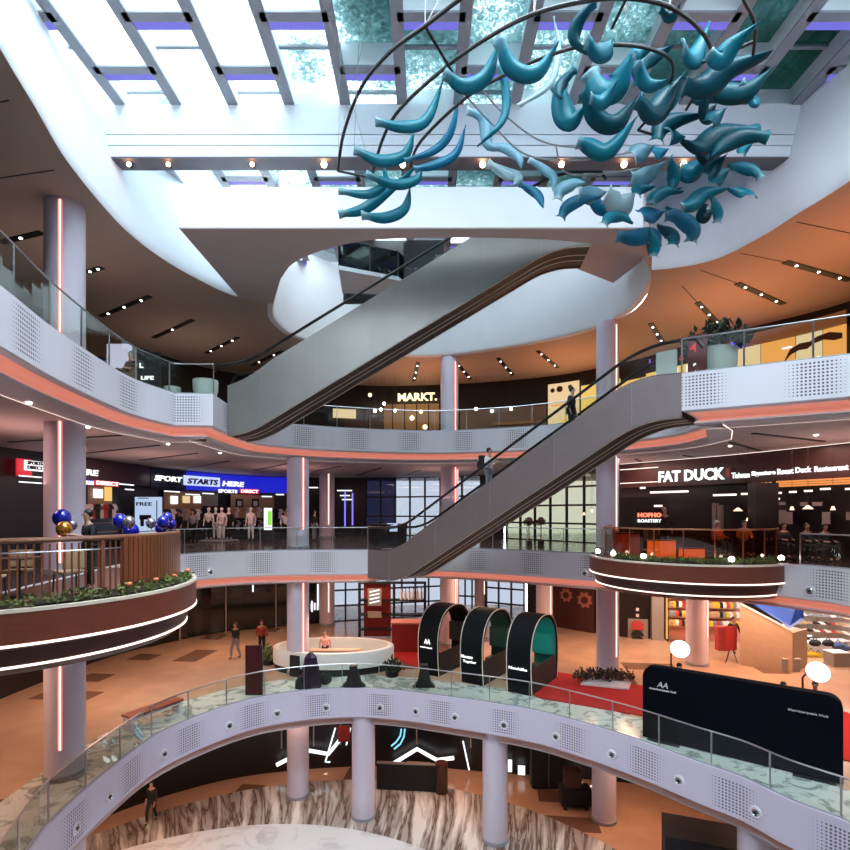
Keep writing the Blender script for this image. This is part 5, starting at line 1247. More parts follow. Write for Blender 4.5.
# duck restaurant
t = wall_thing('restaurant_sign','white illuminated lettering FAT DUCK on a dark band','sign',W2,690,1.7)
wpanel(W2,620,850,0,0,0.25,mat('brown_band',(0.05,0.02,0.018),0.4),'band',t,0.06,z=(1.15,2.25))
wtext(W2,'FAT DUCK',659,725,469.5,481,0.5,glow('letter_bright',(0.9,1,1),2.2),t,0.05)
wpanel(W2,726,730,468,477,0.45,redp,'seal',t,0.04)
t = wall_thing('restaurant_sign','small white illuminated line Taiwan Signature Roast Duck Restaurant','sign',W2,790,1.7)
for s_,x0,x1 in (('Taiwan',732,750),('Signature',752,776),('Roast',778,794),('Duck',796,812),('Restaurant',815,849)):
    yc = 475.5-(x0-732)*0.085; wtext(W2,s_,x0,x1,yc-3.3,yc+2.6,0.5,letterw,t,0.05)
t = wall_thing('restaurant_front','dark duck restaurant front with glowing orange ceiling slats and lit bars','shop front',W2,740,Z2)
wpanel(W2,620,658,0,0,0.4,led_w,'light_line',t,0.03,z=(2.0,2.03)); wpanel(W2,620,850,0,0,0.4,led_w,'light_line',t,0.02,z=(2.28,2.295)); wpanel(W2,620,658,0,0,0.4,led_w,'light_line',t,0.03,z=(1.35,1.38))
for z in (0.98,1.06,1.14): wpanel(W2,776,850,0,0,0.5,glow('slat_orange%d'%int(z*100),(1.0,0.33,0.08),1.0),'ceiling_slat',t,0.3,z=(z-0.05,z))
for i in range(5): wpanel(W2,752+i*4.2,754+i*4.2,0,0,0.5,orange_f,'ceiling_slat',t,0.05,z=(0.95,1.12))
for x0,x1,y in ((776,781,492),(789,796,491),(804,812,490),(820,830,488),(845,850,488),(713,736,494),(741,747,493),(640,645,487),(650,688,491),(654,662,505),(775,779,498)): wpanel(W2,x0,x1,y,y+1.8,0.9,led_w,'light_bar',t,0.04)
for x0,x1,y0,y1 in ((774,786,510,524),(786,792,512,524),(800,808,502,506),(812,822,502,506),(822,830,512,524),(774,785,502,505),(846,850,512,520)): wpanel(W2,x0,x1,y0,y1,0.3,conc,'grey_pane',t,0.04)
wpanel(W2,712,716,503,540,0.9,conc,'grey_post',t,0.2); wpanel(W2,717,721,505,540,0.9,conc,'grey_post',t,0.2)
for i,(x,y) in enumerate(((738,511),(808,509),(792,510),(833,510),(592,512),(584,515),(748,521))):
    p=at(x,y,hit(W2,x)[0].y*0.93); g=thing('pendant_lamp','%s warm pendant lamp from the top of the list in the duck restaurant'%ordn[i] if False else 'small warm pendant lamp glowing inside the dark duck restaurant','pendant lamp',tuple(p),'pendant lamps in the duck restaurant')
    MB().lathe(tuple(p),[(0.16 if i<2 else 0.07,0),(0.03,0.12)],14).build('shade',lampo if i<0 else glow('pend%d'%i,(1,0.6,0.35),3.0),g,True); MB().tube([(p.x,p.y,p.z+0.1),(p.x,p.y,S3-0.01)],0.008,4).build('cord',black,g)
for i,(x,k) in enumerate(((806,24.0),(824,24.4),(783,24.2),(744,25.0))):
    k=F/(hit(W2,x)[0].y*0.92); p=pk(x,500,k); person(('diner silhouette %s in the dark duck restaurant')%('below the large lamp','right of the large lamp','near the grey panes','beside the black pillar')[i],(p.x,p.y,Z2),PI,cloth_k,cloth_k,1.5,'sit')
o=MB().box((pk(763,500,27.6).x,F/27.6,(Z2+1.05)/2),(0.8,0.5,2.65)).build('pillar',black); tag(o,'black rectangular pillar in the duck restaurant','pillar')
# topiaries beyond the lower escalator
for i,(x,y) in enumerate(((529,521),(541,521))):
    p=at(x,y,24.6); g=thing('ball_topiary','%s dark ball topiary on a thin stem below the lower escalator'%('left','right')[i],'plant',(p.x,p.y,Z2),'ball topiaries')
    mb=MB(); clump(mb,(p.x,p.y,p.z-0.18),(0.2,0.2,0.4),160,0.12); mb.sphere(tuple(p),0.19,nu=10,nv=7); mb.build('foliage',wood_dk,g); MB().cyl((p.x,p.y,Z2),0.025,p.z-Z2-0.1,6).build('stem',redp,g); MB().cyl((p.x,p.y,Z2),0.16,0.25,12).build('pot',black,g)

# ================================================================ lower level
# arch pods
ax = Vector((0.83,-0.56,0)).normalized(); bx_ = Vector((-ax.y,ax.x,0))   # axis towards the viewer's right, bx_ across
P0 = Vector((3.97,19.5,Z1))
def arch(W_=2.9,H_=2.85,n=28):
    out=[]; 
    for i in range(n+1):
        a=PI-PI*i/n; c,s_=math.cos(a),math.sin(a)
        out.append((W_/2+W_/2*(abs(c)**0.85)*(1 if c>0 else -1)*(1.0), 1.35+(H_-1.35)*(s_**0.9)))
    return [(0.10,0.0),(0.02,0.7)]+out+[(W_-0.02,0.7),(W_-0.10,0.0)]
def pod(label, t0, t1, inner, txt, backm):
    o0=P0+ax*t0; root=thing('arch_pod',label,'pod',tuple(o0),'black arch pods')
    A=arch(); W_=2.9; B=[(W_/2+(u-W_/2)*0.93, v*0.965) for u,v in A]
    def pt(u,v,tt): return P0+ax*tt+bx_*u+Vector((0,0,v))
    mb=MB()
    for tt in (t0,t1):
        for (u,v) in A: mb.v.append(tuple(pt(u,v,tt)))
    n=len(A)
    for i in range(n-1): mb.f.append((i,i+1,n+i+1,n+i))
    o=len(mb.v)
    for tt in (t0,t1):
        for (u,v) in B: mb.v.append(tuple(pt(u,v,tt)))
    for i in range(n-1): mb.f.append((o+i+1,o+i,o+n+i,o+n+i+1))
    for i in range(n-1): mb.f.append((i,i+1,o+i+1,o+i)); mb.f.append((n+i+1,n+i,o+n+i,o+n+i+1))
    mb.build('shell',pod_m,root,True)
    for tt in (t0,t1): MB().tube([pt(u,v,tt) for u,v in A],0.022,6).build('edge_trim',trimw,root,True)
    mb=MB(); mb.v=[tuple(pt(u,v,tt)) for tt in (t0,t1) for u,v in ((0.12,0.02),(2.78,0.02),(2.78,0.10),(0.12,0.10))]; mb.f=[(0,1,2,3),(7,6,5,4),(0,4,5,1),(1,5,6,2),(2,6,7,3),(3,7,4,0)]; mb.build('floor_plate',pod_in,root)
    def blk(u0,u1,v0,v1,s0,s1,name,m):
        mb=MB(); mb.v=[tuple(pt(u,v,tt)) for tt in (t0+(t1-t0)*s0,t0+(t1-t0)*s1) for u,v in ((u0,v0),(u1,v0),(u1,v1),(u0,v1))]; mb.f=[(0,1,2,3),(7,6,5,4),(0,4,5,1),(1,5,6,2),(2,6,7,3),(3,7,4,0)]; return mb.build(name,m,root,bevel=0.02)
    blk(2.05,2.72,0.12,0.55,0.06,0.94,'bench_seat',pod_in); blk(2.45,2.75,1.0,1.85,0.06,0.94,'bench_back',inner); blk(0.16,0.55,0.12,0.55,0.06,0.94,'bench_seat',pod_in)
    blk(0.12,2.78,0.11,1.0,0.95,0.985,'front_panel',pod_in)
    if inner is teal_in or inner is teal_dk:
        B2=[(W_/2+(u-W_/2)*0.90, v*0.95) for u,v in A]; mb=MB()
        for tt in (t0+0.03,t1-0.03):
            for (u,v) in B2: mb.v.append(tuple(pt(u,v,tt)))
        for i in range(n-1): mb.f.append((i+1,i,n+i,n+i+1))
        mb.build('lining',inner,root,True)
    # lettering on the outer left side
    Ms = Matrix(((ax.x,bx_.x,0,0),(ax.y,bx_.y,0,0),(0,0,1,0),(0,0,0,1))); q=P0+ax*t0+bx_*(-0.015)
    Ms = Matrix.Translation((q.x,q.y,Z1)) @ Ms
    for (s_,zz,hh,ww,xx) in txt: put_text(s_,Ms,xx,zz,hh,ww,letterw,parent=root,bold=0.02)
    return root
teal_dk = None
pod('nearest black arch pod on the right with a teal seat back inside',-1.0,0.0,teal_in,(('Mandalika',0.95,0.10,0.75,0.12),),None)
teal_dk = mat('dark_teal_fabric',(0.004,0.05,0.055),0.7)
pod('middle black arch pod with a dark teal seat back',-3.05,-2.05,teal_dk,(('Moments',1.05,0.12,0.5,0.08),('Together',0.85,0.12,0.6,0.15)),None)
pod('furthest black arch pod on the left with a small logo',-5.15,-4.15,pod_in,(('AA',1.35,0.20,0.30,0.35),('memberpeak',1.15,0.08,0.6,0.15)),None)
for tt,e,c in ((-0.5,10,(0.3,1,0.9)),(-2.5,14,(1,0.6,0.25))):
    q=P0+ax*tt+bx_*1.45+Vector((0,0,2.55)); area('pod_lamp',tuple(q),DN,0.3,0.3,c,e)
# red carpet
mb=MB(); mb.prism([(3.2,21.6),(4.3,19.35),(7.6,17.6),(11.9,14.4),(14.2,15.4),(14.6,18.0),(9.6,20.2),(5.6,22.6)],Z1+0.002,Z1+0.03)
o=mb.build('red_carpet',red_m); tag(o,'red carpet running from the arch pods behind the black backdrop','carpet')
mb=MB(); mb.prism([(-1.8,25.2),(-0.2,22.9),(1.4,25.0),(0.0,27.0)],Z1+0.002,Z1+0.03); o=mb.build('red_carpet',red_m); tag(o,'small patch of dark red carpet left of the furthest arch pod','carpet')
# backdrop
pa=Vector((6.72,16.05,Z1)); pb=Vector((10.62,13.2,Z1)); d=(pb-pa); L_=d.length; d.normalize(); nn=Vector((-d.y,d.x,0))
Ms=Matrix(((d.x,nn.x,0,pa.x),(d.y,nn.y,0,pa.y),(0,0,1,Z1+0.03),(0,0,0,1)))
def rr_poly(L,H,r,n=8): return [(0,0),(L,0)]+[(L-r+r*math.cos(a*PI/2/n),H-r+r*math.sin(a*PI/2/n)) for a in range(n+1)]+[(r-r*math.sin(a*PI/2/n),H-r+r*math.cos(a*PI/2/n)) for a in range(n+1)]
t=thing('backdrop_wall','long black fabric backdrop wall with rounded corners behind the curved glass','backdrop',tuple(pa))
MB().extrude_y(rr_poly(L_,2.2,0.32),Ms,0.32).build('fabric_panel',navy,t); 
ldim=glow('letter_soft',(0.8,0.8,0.9),0.5)
put_text('AA',Ms,0.42,1.62,0.16,0.30,ldim,parent=t,bold=0.005,slant=0.2); put_text('memberpeak hub',Ms,0.2,1.50,0.07,0.75,ldim,parent=t,bold=0.01); put_text('Memberpeak Hub',Ms,L_-1.15,1.62,0.07,0.85,glow('letter_dim',(0.6,0.6,0.75),0.5),parent=t,bold=0.01)
MB().box(tuple(pa+d*0.6+nn*0.16),(0.9,0.6,0.04),math.atan2(d.y,d.x)).build('foot',black,t); MB().box(tuple(pa+d*(L_-0.6)+nn*0.16),(0.9,0.6,0.04),math.atan2(d.y,d.x)).build('foot',black,t)
# giant desk lamps
def desk_lamp(label,x,y,k,hm):
    c=pk(x,y,k); t=thing('giant_desk_lamp',label,'lamp',(c.x,c.y+0.5,Z1),'giant round lamps')
    MB().cyl((c.x,c.y+0.6,Z1),0.32,0.05,24).build('base',black,t)
    MB().tube([(c.x,c.y+0.6,Z1+0.04),(c.x-0.02,c.y+0.6,c.z-0.35),(c.x,c.y+0.25,c.z+0.05)],0.03,8).build('arm',hm,t,True)
    nrm=Vector((-0.35,-0.85,-0.15)).normalized() if False else Vector((-0.25,-0.62,0.45)).normalized()
    R=nrm.to_track_quat('Z','Y').to_matrix().to_4x4(); Tm=Matrix.Translation(c) @ R
    def lt(prof,name,m):
        q=MB().lathe((0,0,0),prof,28); q.v=[tuple(Tm @ Vector(v)) for v in q.v]; q.build(name,m,t,True)
    lt([(0.02,-0.42),(0.10,-0.40),(0.14,-0.25),(0.29,-0.02),(0.32,0.0)],'shade',hm); lt([(0.305,0.0),(0.305,0.012)],'diffuser',disc_w)
desk_lamp('left giant lamp with a round white disc, in front of the pinkish column',680,649,29.5,black)
desk_lamp('right giant lamp with a round white disc and maroon shade',818,672,34.0,lampred)
# round kiosk
def ell(a,b,f0,f1,n): return [Vector((-4.1+a*math.cos(f0+(f1-f0)*i/n),23.4+b*math.sin(f0+(f1-f0)*i/n))) for i in range(n+1)]
t=thing('round_kiosk','round white kiosk counter around the column, lit peach worktop inside','kiosk',(-4.1,23.4,Z1))
E_=ell(2.7,1.55,0,-2*PI,72)[:-1]
sweep(MB(),E_,[(0.0,Z1+0.30),(0.0,Z1+0.92),(-0.03,Z1+0.97),(-0.26,Z1+0.97),(-0.26,Z1+0.30)],True).build('counter',mat('kiosk_white',(0.75,0.75,0.70),0.5),t,True)
sweep(MB(),E_,[(-0.08,Z1+0.0),(-0.08,Z1+0.30),(-0.24,Z1+0.30),(-0.24,Z1)],True).build('plinth',cloth_k,t)
MB().prism([(-5.1,22.9),(-2.9,22.9),(-2.8,23.3),(-5.1,23.3)],Z1+0.80,Z1+0.86).build('worktop',mat('peach_top',(0.8,0.42,0.28),0.5),t); MB().prism([(-5.0,22.95),(-3.0,22.95),(-2.9,23.25),(-5.0,23.25)],Z1,Z1+0.80).build('inner_cabinet',cloth_k,t)
area('kiosk_lamp',(-4.0,23.0,Z1+2.6),DN,1.4,0.4,(1.0,0.7,0.5),60)
MB().box((-5.5,21.95,Z1+0.45),(0.45,0.08,0.88),-0.35).build('dark_gate',cloth_k,t)
# items near the kiosk
free_panel('standing_sign','tall dark red and black standing sign at the curved glass, left','sign',246,261,646,694,26.4,mat('sign_dark_red',(0.05,0.004,0.006),0.4),z0=Z1)
def potbush(label,x,y,r,h,m=green_d,n=200): 
    p=pz(x,y,Z1); t=thing('potted_bush',label,'plant',tuple(p)); MB().lathe(tuple(p),[(r*0.6,0),(r*0.7,0.25),(r*0.6,0.25)],16).build('pot',cloth_k,t,True); clump(MB(),(p.x,p.y,p.z+0.2),(r,r,h),n,0.2,spiky=True).build('foliage',m,t)
potbush('yellowish-green plant left of the round kiosk',268,664,0.45,0.7,green_m); potbush('leafy plant at the right front of the round kiosk',392,676,0.42,0.6); 
p=pz(602,680,Z1)
t=thing('planter_bed','dark bushy plants around the foot of the right column on a white base','plant',tuple(p))
MB().prism([(p.x-1.1,p.y-0.7),(p.x+0.6,p.y-1.3),(p.x+1.0,p.y-0.5),(p.x+0.7,p.y+0.1),(p.x-0.5,p.y+0.2)],Z1+0.031,Z1+0.10).build('base',panelw,t)
mb=MB()
for q in range(7): clump(mb,(p.x-1.0+0.32*q,p.y-0.35+0.1*(q%3),Z1+0.1),(0.28,0.28,0.5),110,0.17,spiky=True)
mb.build('foliage',noise_var(mat('reddish_leaf',(0.06,0.035,0.025),0.6),20,0.5),t)
# bench
bd=Vector((0.8,1.4,0)).normalized(); ba=math.atan2(bd.y,bd.x); bc=Vector((-9.05,17.35,Z1))
t=thing('bench','white bench with a red-brown wooden seat by the curved glass, left','bench',tuple(bc))
MB().box((bc.x,bc.y,Z1+0.44),(1.9,0.5,0.06),ba).build('seat',noise_var(mat('seat_wood',(0.30,0.08,0.05),0.5),5,0.2),t,bevel=0.01)
for sg in (-1,1): q=bc+bd*sg*0.85; MB().box((q.x,q.y,Z1+0.2),(0.12,0.46,0.40),ba).build('leg',panelw,t,bevel=0.01)
MB().box((bc.x,bc.y,Z1+0.34),(1.6,0.40,0.06),ba).build('rail',panelw,t)
# dark covered shapes by the glass
def lump(name,label,cat,blobs,m):
    t=thing(name,label,cat,blobs[0][0])
    for i,(c,r,sc_) in enumerate(blobs):
        MB().sphere(c,r,sc_,16,10).build('cover' if i==0 else 'fold',m,t,True)
p=pz(309,690,Z1)
t=thing('draped_figure','dark draped upright shape with a purple sheen at the glass in front of the kiosk','display',(p.x,p.y+0.3,Z1))
pm=mat('purple_black',(0.02,0.006,0.03),0.4,coat=0.3)
MB().lathe((p.x,p.y+0.3,Z1),[(0.42,0),(0.44,0.2),(0.36,0.5),(0.34,0.8),(0.27,1.0),(0.24,1.2),(0.12,1.36),(0.02,1.4)],9,1.0,0.7).build('drape',pm,t,bevel=0.03)
MB().lathe((p.x-0.38,p.y+0.25,Z1),[(0.24,0),(0.22,0.25),(0.12,0.42),(0.02,0.46)],8).build('fold',cloth_k,t,bevel=0.02)
p=pz(321,688,Z1); lump('dark_bag','small rounded dark bag on the marble beside the draped shape','bag',[((p.x+0.1,p.y+0.3,Z1+0.28),0.28,(1,0.8,0.9)),((p.x+0.15,p.y+0.3,Z1+0.5),0.12,(1,0.5,1))],cloth_k)
def tarp(label,x,w_,h_,pkx=0):
    p=pz(x,690,Z1); mb=MB(); Ms=Matrix.Translation((p.x,p.y+0.22,Z1+0.002)); t=thing('draped_stand',label,'display',(p.x,p.y+0.2,Z1),'black draped stands at the glass')
    MB().extrude_y([(-w_/2,0),(w_/2,0),(w_*0.3,h_*0.25),(0.14,h_),(-0.14,h_),(-w_*0.28,h_*0.28)],Ms,0.35).build('drape',cloth_k,t,bevel=0.03); MB().box((p.x,p.y+0.4,Z1+h_+0.04),(0.3,0.28,0.1)).build('top_box',black,t,bevel=0.02)
tarp('left black draped stand on the marble in front of the kiosk',352,1.0,0.75); tarp('black draped stand left of the furthest arch pod, at the glass',424,0.9,0.8)
# red counter and black shelf kiosk by the far windows
t=thing('red_counter','dark red counter left of the arch pods, further back','counter',(-0.9,26.2,Z1))
MB().box((-0.9,26.2,Z1+0.7),(1.5,0.9,1.4)).build('body',redp,t,bevel=0.02); MB().box((-0.9,26.2,Z1+1.43),(1.6,1.0,0.06)).build('top',cloth_p,t)
t=thing('display_kiosk','black shelving kiosk with lit white posters in front of the far windows','kiosk',(-2.0,28.6,Z1))
for x in (-3.6,-1.7,0.0): MB().box((x,28.6,Z1+1.55),(0.14,0.14,3.1)).build('post',black,t)
for z in (0.5,1.3,2.1,3.05): MB().box((-1.8,28.7,Z1+z),(3.7,0.5,0.08)).build('shelf',black,t)
MB().box((-2.65,28.9,Z1+1.5),(1.5,0.05,2.9)).build('back_panel',redp,t)
MB().box((-2.75,28.4,Z1+2.3),(0.75,0.04,0.95)).build('lit_poster',conc,t); MB().box((-2.75,28.4,Z1+1.35),(0.75,0.04,0.35)).build('lit_poster',conc,t)
for i in range(4): MB().bar((-3.02,28.36,Z1+1.98+i*0.2),(-2.48,28.36,Z1+2.10+i*0.2),0.02,0.07).build('poster_stroke', letterw, t)
for i in range(6):
    q=(-1.3+0.22*i,28.5,Z1+2.14); o=thing('bottle','white bottle on the black shelving kiosk by the far windows','bottle',q,'white bottles on the kiosk shelf'); MB().lathe(q,[(0.07,0),(0.07,0.4),(0.03,0.5),(0.03,0.6)],10).build('body',cloth_w,o,True); MB().lathe((q[0],q[1],q[2]+0.6),[(0.035,0),(0.035,0.05)],8).build('cap',cloth_k,o)
# black glazed facade at the left of the lower level
t=wall_thing('glazed_facade','black glazed facade with thin frames at the left of the lower level','facade',W1,240,Z1)
for x0,x1 in ((150,180),(181,226),(227,276),(277,331)): wpanel(W1,x0,x1,0,0,0.3,darkglass,'glass_panel',t,0.05,z=(Z1+0.1,S2-0.1)); wpanel(W1,x1-0.6,x1+0.6,0,0,0.4,conc,'mullion',t,0.05,z=(Z1,S2)); wpanel(W1,x0,x1,0,0,0.4,conc,'transom',t,0.05,z=(Z1+2.9,Z1+2.95))
for x,y0,y1 in ((253,585,592),(318,584,606),(312,601,612)): wpanel(W1,x-0.6,x+0.6,y0,y1,0.5,led_c,'light_tube',t,0.04)
for x in (311,314,317): wpanel(W1,x,x+1.4,603,610,0.5,led_c,'lit_letter',t,0.04)
# shop fronts at the right of the lower level
t=wall_thing('shop_front','dark brown shop wall with pale gear and skull shapes, lower level','shop front',W1,575,Z1)
wpanel(W1,553,594,0,0,0.2,mat('dark_red_brown',(0.06,0.015,0.012),0.5),'panel',t,0.05,z=(Z1,S2-0.05))
M_,L_,Y_=panel_M(W1,553,594,0.28)
gearm=mat('gear_paint',(0.40,0.16,0.12),0.6)
for u,z,r_ in ((0.33,2.0,0.42),(0.78,1.85,0.48),(0.92,3.0,0.30),(0.1,2.9,0.25)):
    pts=[]
    for a in range(32): q=r_*(1.0 if (a//2)%2 else 0.78); pts.append((u*L_+q*math.cos(a*PI/16),Z1+z+q*math.sin(a*PI/16)))
    mb=MB(); mb.extrude_y(pts,M_,0.03); mb.build('gear',gearm,t); mb=MB(); mb.extrude_y([(u*L_+r_*0.45*math.cos(a*PI/8),Z1+z+r_*0.45*math.sin(a*PI/8)) for a in range(16)],M_ @ Matrix.Translation((0,-0.03,0)),0.03); mb.build('gear_hub',wood_dk,t)
mb=MB(); mb.extrude_y([(0.55*L_+0.33*math.cos(a*PI/8)*(1 if a<9 else 0.6),Z1+2.95+0.30*math.sin(a*PI/8)) for a in range(16)],M_,0.03); mb.build('skull',gearm,t)
t=wall_thing('shop_front','dark shop wall with stacked umbrella shapes, right of the middle column','shop front',W1,635,Z1)
wpanel(W1,618,650,0,0,0.2,dark,'panel',t,0.05,z=(Z1,S2-0.05)); wpanel(W1,628,648,619,641,0.3,conc,'pale_panel',t,0.04)
for i,(y_,m_) in enumerate(((626,cloth_r),(630,cloth_r),(636,cloth_k),(641,cloth_k))):
    M_,L_,Y_=panel_M(W1,631,644,0.4+0.02*i); z_=(HY-y_)*Y_/F; mb=MB(); mb.extrude_y([(L_/2+L_/2*math.cos(a*PI/10),z_+0.3*math.sin(a*PI/10)) for a in range(11)],M_,0.05); mb.build('umbrella_shape',m_,t)
for y_ in (608,614): wpanel(W1,636,639,y_,y_+3,0.3,cloth_w,'pale_dot',t,0.03)
t=wall_thing('shop_front','lit shop with rows of small goods behind the left round lamp','shop front',W1,676,Z1)
wpanel(W1,652,664,0,0,0.5,conc,'pale_pillar',t,0.4,z=(Z1,S2-0.02)); wpanel(W1,666,668,0,0,0.5,orange_f,'orange_light_line',t,0.04,z=(Z1+0.1,S2-0.3)); wpanel(W1,669,742,0,0,0.15,cloth_p,'back_wall',t,0.05,z=(Z1,S2-0.05))
for z in (0.8,1.3,1.8,2.3,2.8): wpanel(W1,669,742,0,0,0.6,beige,'shelf',t,0.35,z=(Z1+z,Z1+z+0.05))
area('shop_lamp',(13.6,26.6,S2-0.3),DN,3.5,0.8,(1,0.7,0.5),160)
def goods(W,x0,x1,n,zz,off,mats,name,label,cat,group,sz=(0.2,0.2,0.2)):
    M_,L_,Y_=panel_M(W,x0,x1,off); rnd=random.Random(int(x0*7+zz*31)); mesh={}
    for i in range(n):
        m_=mats[rnd.randrange(len(mats))]; q=M_ @ Vector((L_*(i+0.5)/n,0.1,zz+sz[2]/2)); key=m_.name
        if key not in mesh:
            mb=MB(); mb.box((0,0,0),sz); mb.box((0,0,sz[2]*0.5),(sz[0]*0.7,sz[1]*0.7,sz[2]*0.5)); o=mb.build(name,m_,bevel=sz[2]*0.15); mesh[key]=o
        else: o=mesh[key].copy(); C.objects.link(o)
        o.location=q; o.rotation_euler=(0,0,math.atan2(M_[1][0],M_[0][0])); tag(o,label,cat,group)
gm=[cloth_k,cloth_r,cloth_w,cushion_y,cloth_t,cloth_k,cloth_g]
for j,z in enumerate((0.85,1.35,1.85,2.35)):
    goods(W1,670,688,6,Z1+z,0.65,gm,'boxed_goods','small packed good on the lit shelves left of the thick pinkish column','goods','goods left of the pinkish column',(0.24,0.2,0.25))
    goods(W1,710,740,9,Z1+z,0.65,gm,'boxed_goods','small packed good on the lit shelves right of the thick pinkish column','goods','goods right of the pinkish column',(0.24,0.2,0.25))
# shoe wall
t=wall_thing('shoe_display_wall','white lit wall of narrow shelves carrying shoes at the right','display',W1,815,Z1)
wpanel(W1,783,850,0,0,0.12,mat('pale_display',(0.70,0.66,0.62),0.6),'back_panel',t,0.05,z=(Z1+0.3,S2-0.05)); wpanel(W1,783,785.5,0,0,0.6,led_c,'light_frame',t,0.05,z=(Z1+0.5,S2-0.1)); wpanel(W1,783,812,0,0,0.6,led_c,'light_frame',t,0.05,z=(Z1+0.45,Z1+0.53))
for z in (0.7,1.1,1.5,1.9,2.3,2.7,3.1): wpanel(W1,786,850,0,0,0.5,mat('shelf_w%d'%int(z*10),(0.75,0.72,0.70),0.5),'shelf',t,0.38,z=(Z1+z,Z1+z+0.03))
area('shoe_lamp',(20.0,25.4,S2-0.25),DN,3.5,0.6,(1,0.9,0.85),170)
for z in (0.7,1.1,1.5,1.9,2.3,2.7):
    M_,L_,Y_=panel_M(W1,787,850,0.5); rnd=random.Random(int(z*10))
    for i in range(11):
        m_=[cloth_k,cloth_w,cloth_g,cloth_r,cloth_t][rnd.randrange(5)]; q=M_ @ Vector((L_*(i+0.5)/11,0.2,Z1+z+0.03)); mb=MB()
        mb.add([(-.16,-.05,0),(.16,-.05,0),(.16,.05,0),(-.16,.05,0),(-.16,-.045,.06),(.15,-.04,.05),(.15,.04,.05),(-.16,.045,.06),(-.15,-.035,.13),(-.04,-.03,.12),(-.04,.03,.12),(-.15,.035,.13)],[(3,2,1,0),(0,1,5,4),(1,2,6,5),(2,3,7,6),(3,0,4,7),(4,5,9,8),(5,6,10,9),(6,7,11,10),(7,4,8,11),(8,9,10,11)])
        o=mb.build('shoe',m_); o.location=q; o.rotation_euler=(0,0,math.atan2(M_[1][0],M_[0][0])+rnd.uniform(-.3,.3)); tag(o,'single shoe on the white lit display wall at the right','shoe','shoes on the display wall')
# slanted wooden partition with a blue panel
pA=pk(745,655,22.0); pB=pk(771,656,21.2); 
t=thing('wooden_partition','pale wooden wedge-shaped booth with a bright blue panel on top','booth',(pA.x,pA.y,Z1))
a=Vector((14.3,23.6,Z1)); b=Vector((15.9,22.5,Z1)); c=Vector((17.2,23.4,Z1)); 
mb=MB(); mb.v=[tuple(a),tuple(b),(b.x,b.y,Z1+1.75),(a.x,a.y,Z1+2.75),(a.x+0.15,a.y+0.15,Z1),(b.x+0.1,b.y+0.2,Z1),(b.x+0.1,b.y+0.2,Z1+1.75),(a.x+0.15,a.y+0.15,Z1+2.75)]
mb.f=[(0,1,2,3),(7,6,5,4),(0,4,5,1),(1,5,6,2),(2,6,7,3),(3,7,4,0)]; mb.build('front_panel',wood_lt,t)
mb=MB(); mb.v=[tuple(b),tuple(c),(c.x,c.y,Z1+1.7),(b.x,b.y,Z1+1.7),(b.x,b.y+0.12,Z1),(c.x,c.y+0.12,Z1),(c.x,c.y+0.12,Z1+1.7),(b.x,b.y+0.12,Z1+1.7)]; mb.f=[(0,1,2,3),(7,6,5,4),(0,4,5,1),(1,5,6,2),(2,6,7,3),(3,7,4,0)]; mb.build('side_panel',wood_lt,t)
mb=MB(); mb.v=[(a.x+0.2,a.y+0.3,Z1+3.1),(b.x,b.y+0.1,Z1+1.9),(c.x,c.y+0.2,Z1+2.1),(c.x,c.y+0.3,Z1+3.3),(a.x+0.2,a.y+0.4,Z1+3.1),(b.x,b.y+0.2,Z1+1.9),(c.x,c.y+0.3,Z1+2.1),(c.x,c.y+0.4,Z1+3.3)]; mb.f=[(0,1,2,3),(7,6,5,4),(0,4,5,1),(1,5,6,2),(2,6,7,3),(3,7,4,0)]; mb.build('blue_panel',blue_p,t)
mb=MB(); mb.bar((a.x,a.y,Z1+2.8),(b.x,b.y,Z1+1.8),0.08,0.08); mb.build('white_edge',panelw,t); mb=MB(); mb.prism([(a.x+0.2,a.y+0.2),(b.x,b.y+0.15),(c.x,c.y),(c.x,c.y+0.8),(a.x+0.8,a.y+1.2)],Z1,Z1+1.6); mb.build('core',wood_lt,t)
# red standing sign
t=thing('easel_sign','dark red poster on a black easel beside the walking person','sign',tuple(pz(731,663,Z1)))
p=pz(731,663,Z1); MB().box((p.x,p.y,Z1+1.15),(0.52,0.04,1.1)).build('poster',redp,t)
for sx in (-1,1): MB().tube([(p.x+0.05*sx,p.y,Z1+0.7),(p.x+0.28*sx,p.y-0.05,Z1)],0.018,5).build('leg',black,t)
MB().tube([(p.x,p.y+0.03,Z1+0.8),(p.x,p.y+0.35,Z1)],0.018,5).build('leg',black,t)
p=pz(722,650,Z1); o=MB().box((p.x,p.y,Z1+0.6),(0.55,0.35,1.2)).build('red_box',cloth_r,bevel=0.03); tag(o,'bright red upright bin left of the red easel poster','bin')
# display blocks with goods
blocks=((792,672,0.7,0.55,'grey display block under the yellow goods, left'),(842,667,0.75,0.6,'grey display block at the right under dark shoes'),(812,654,1.5,0.5,'white low display table behind the yellow goods'),(835,652,1.6,0.5,'white low display table with dark and blue goods'))
for i,(x,y,w_,h_,lab) in enumerate(blocks):
    p=pz(x,y,Z1); t=thing('display_block',lab,'display table',tuple(p),'display blocks in front of the shoe wall'); MB().box((p.x,p.y+0.3,Z1+h_/2),(w_,0.6,h_)).build('body',conc if i<2 else panelw,t,bevel=0.01); MB().box((p.x,p.y+0.3,Z1+h_+0.015),(w_+0.05,0.65,0.03)).build('top',panelw,t)
def bag(label,x,y,k,r,m,group):
    c=pk(x,y,k); t=thing('sport_bag',label,'bag',tuple(c),group); mb=MB().sphere(tuple(c),r,(1.25,0.8,0.75),14,9); mb.build('body',m,t,True); MB().tube([(c.x-r*0.7,c.y,c.z+r*0.4),(c.x,c.y,c.z+r*1.3),(c.x+r*0.7,c.y,c.z+r*0.4)],0.018,5).build('strap',cloth_k,t,True)
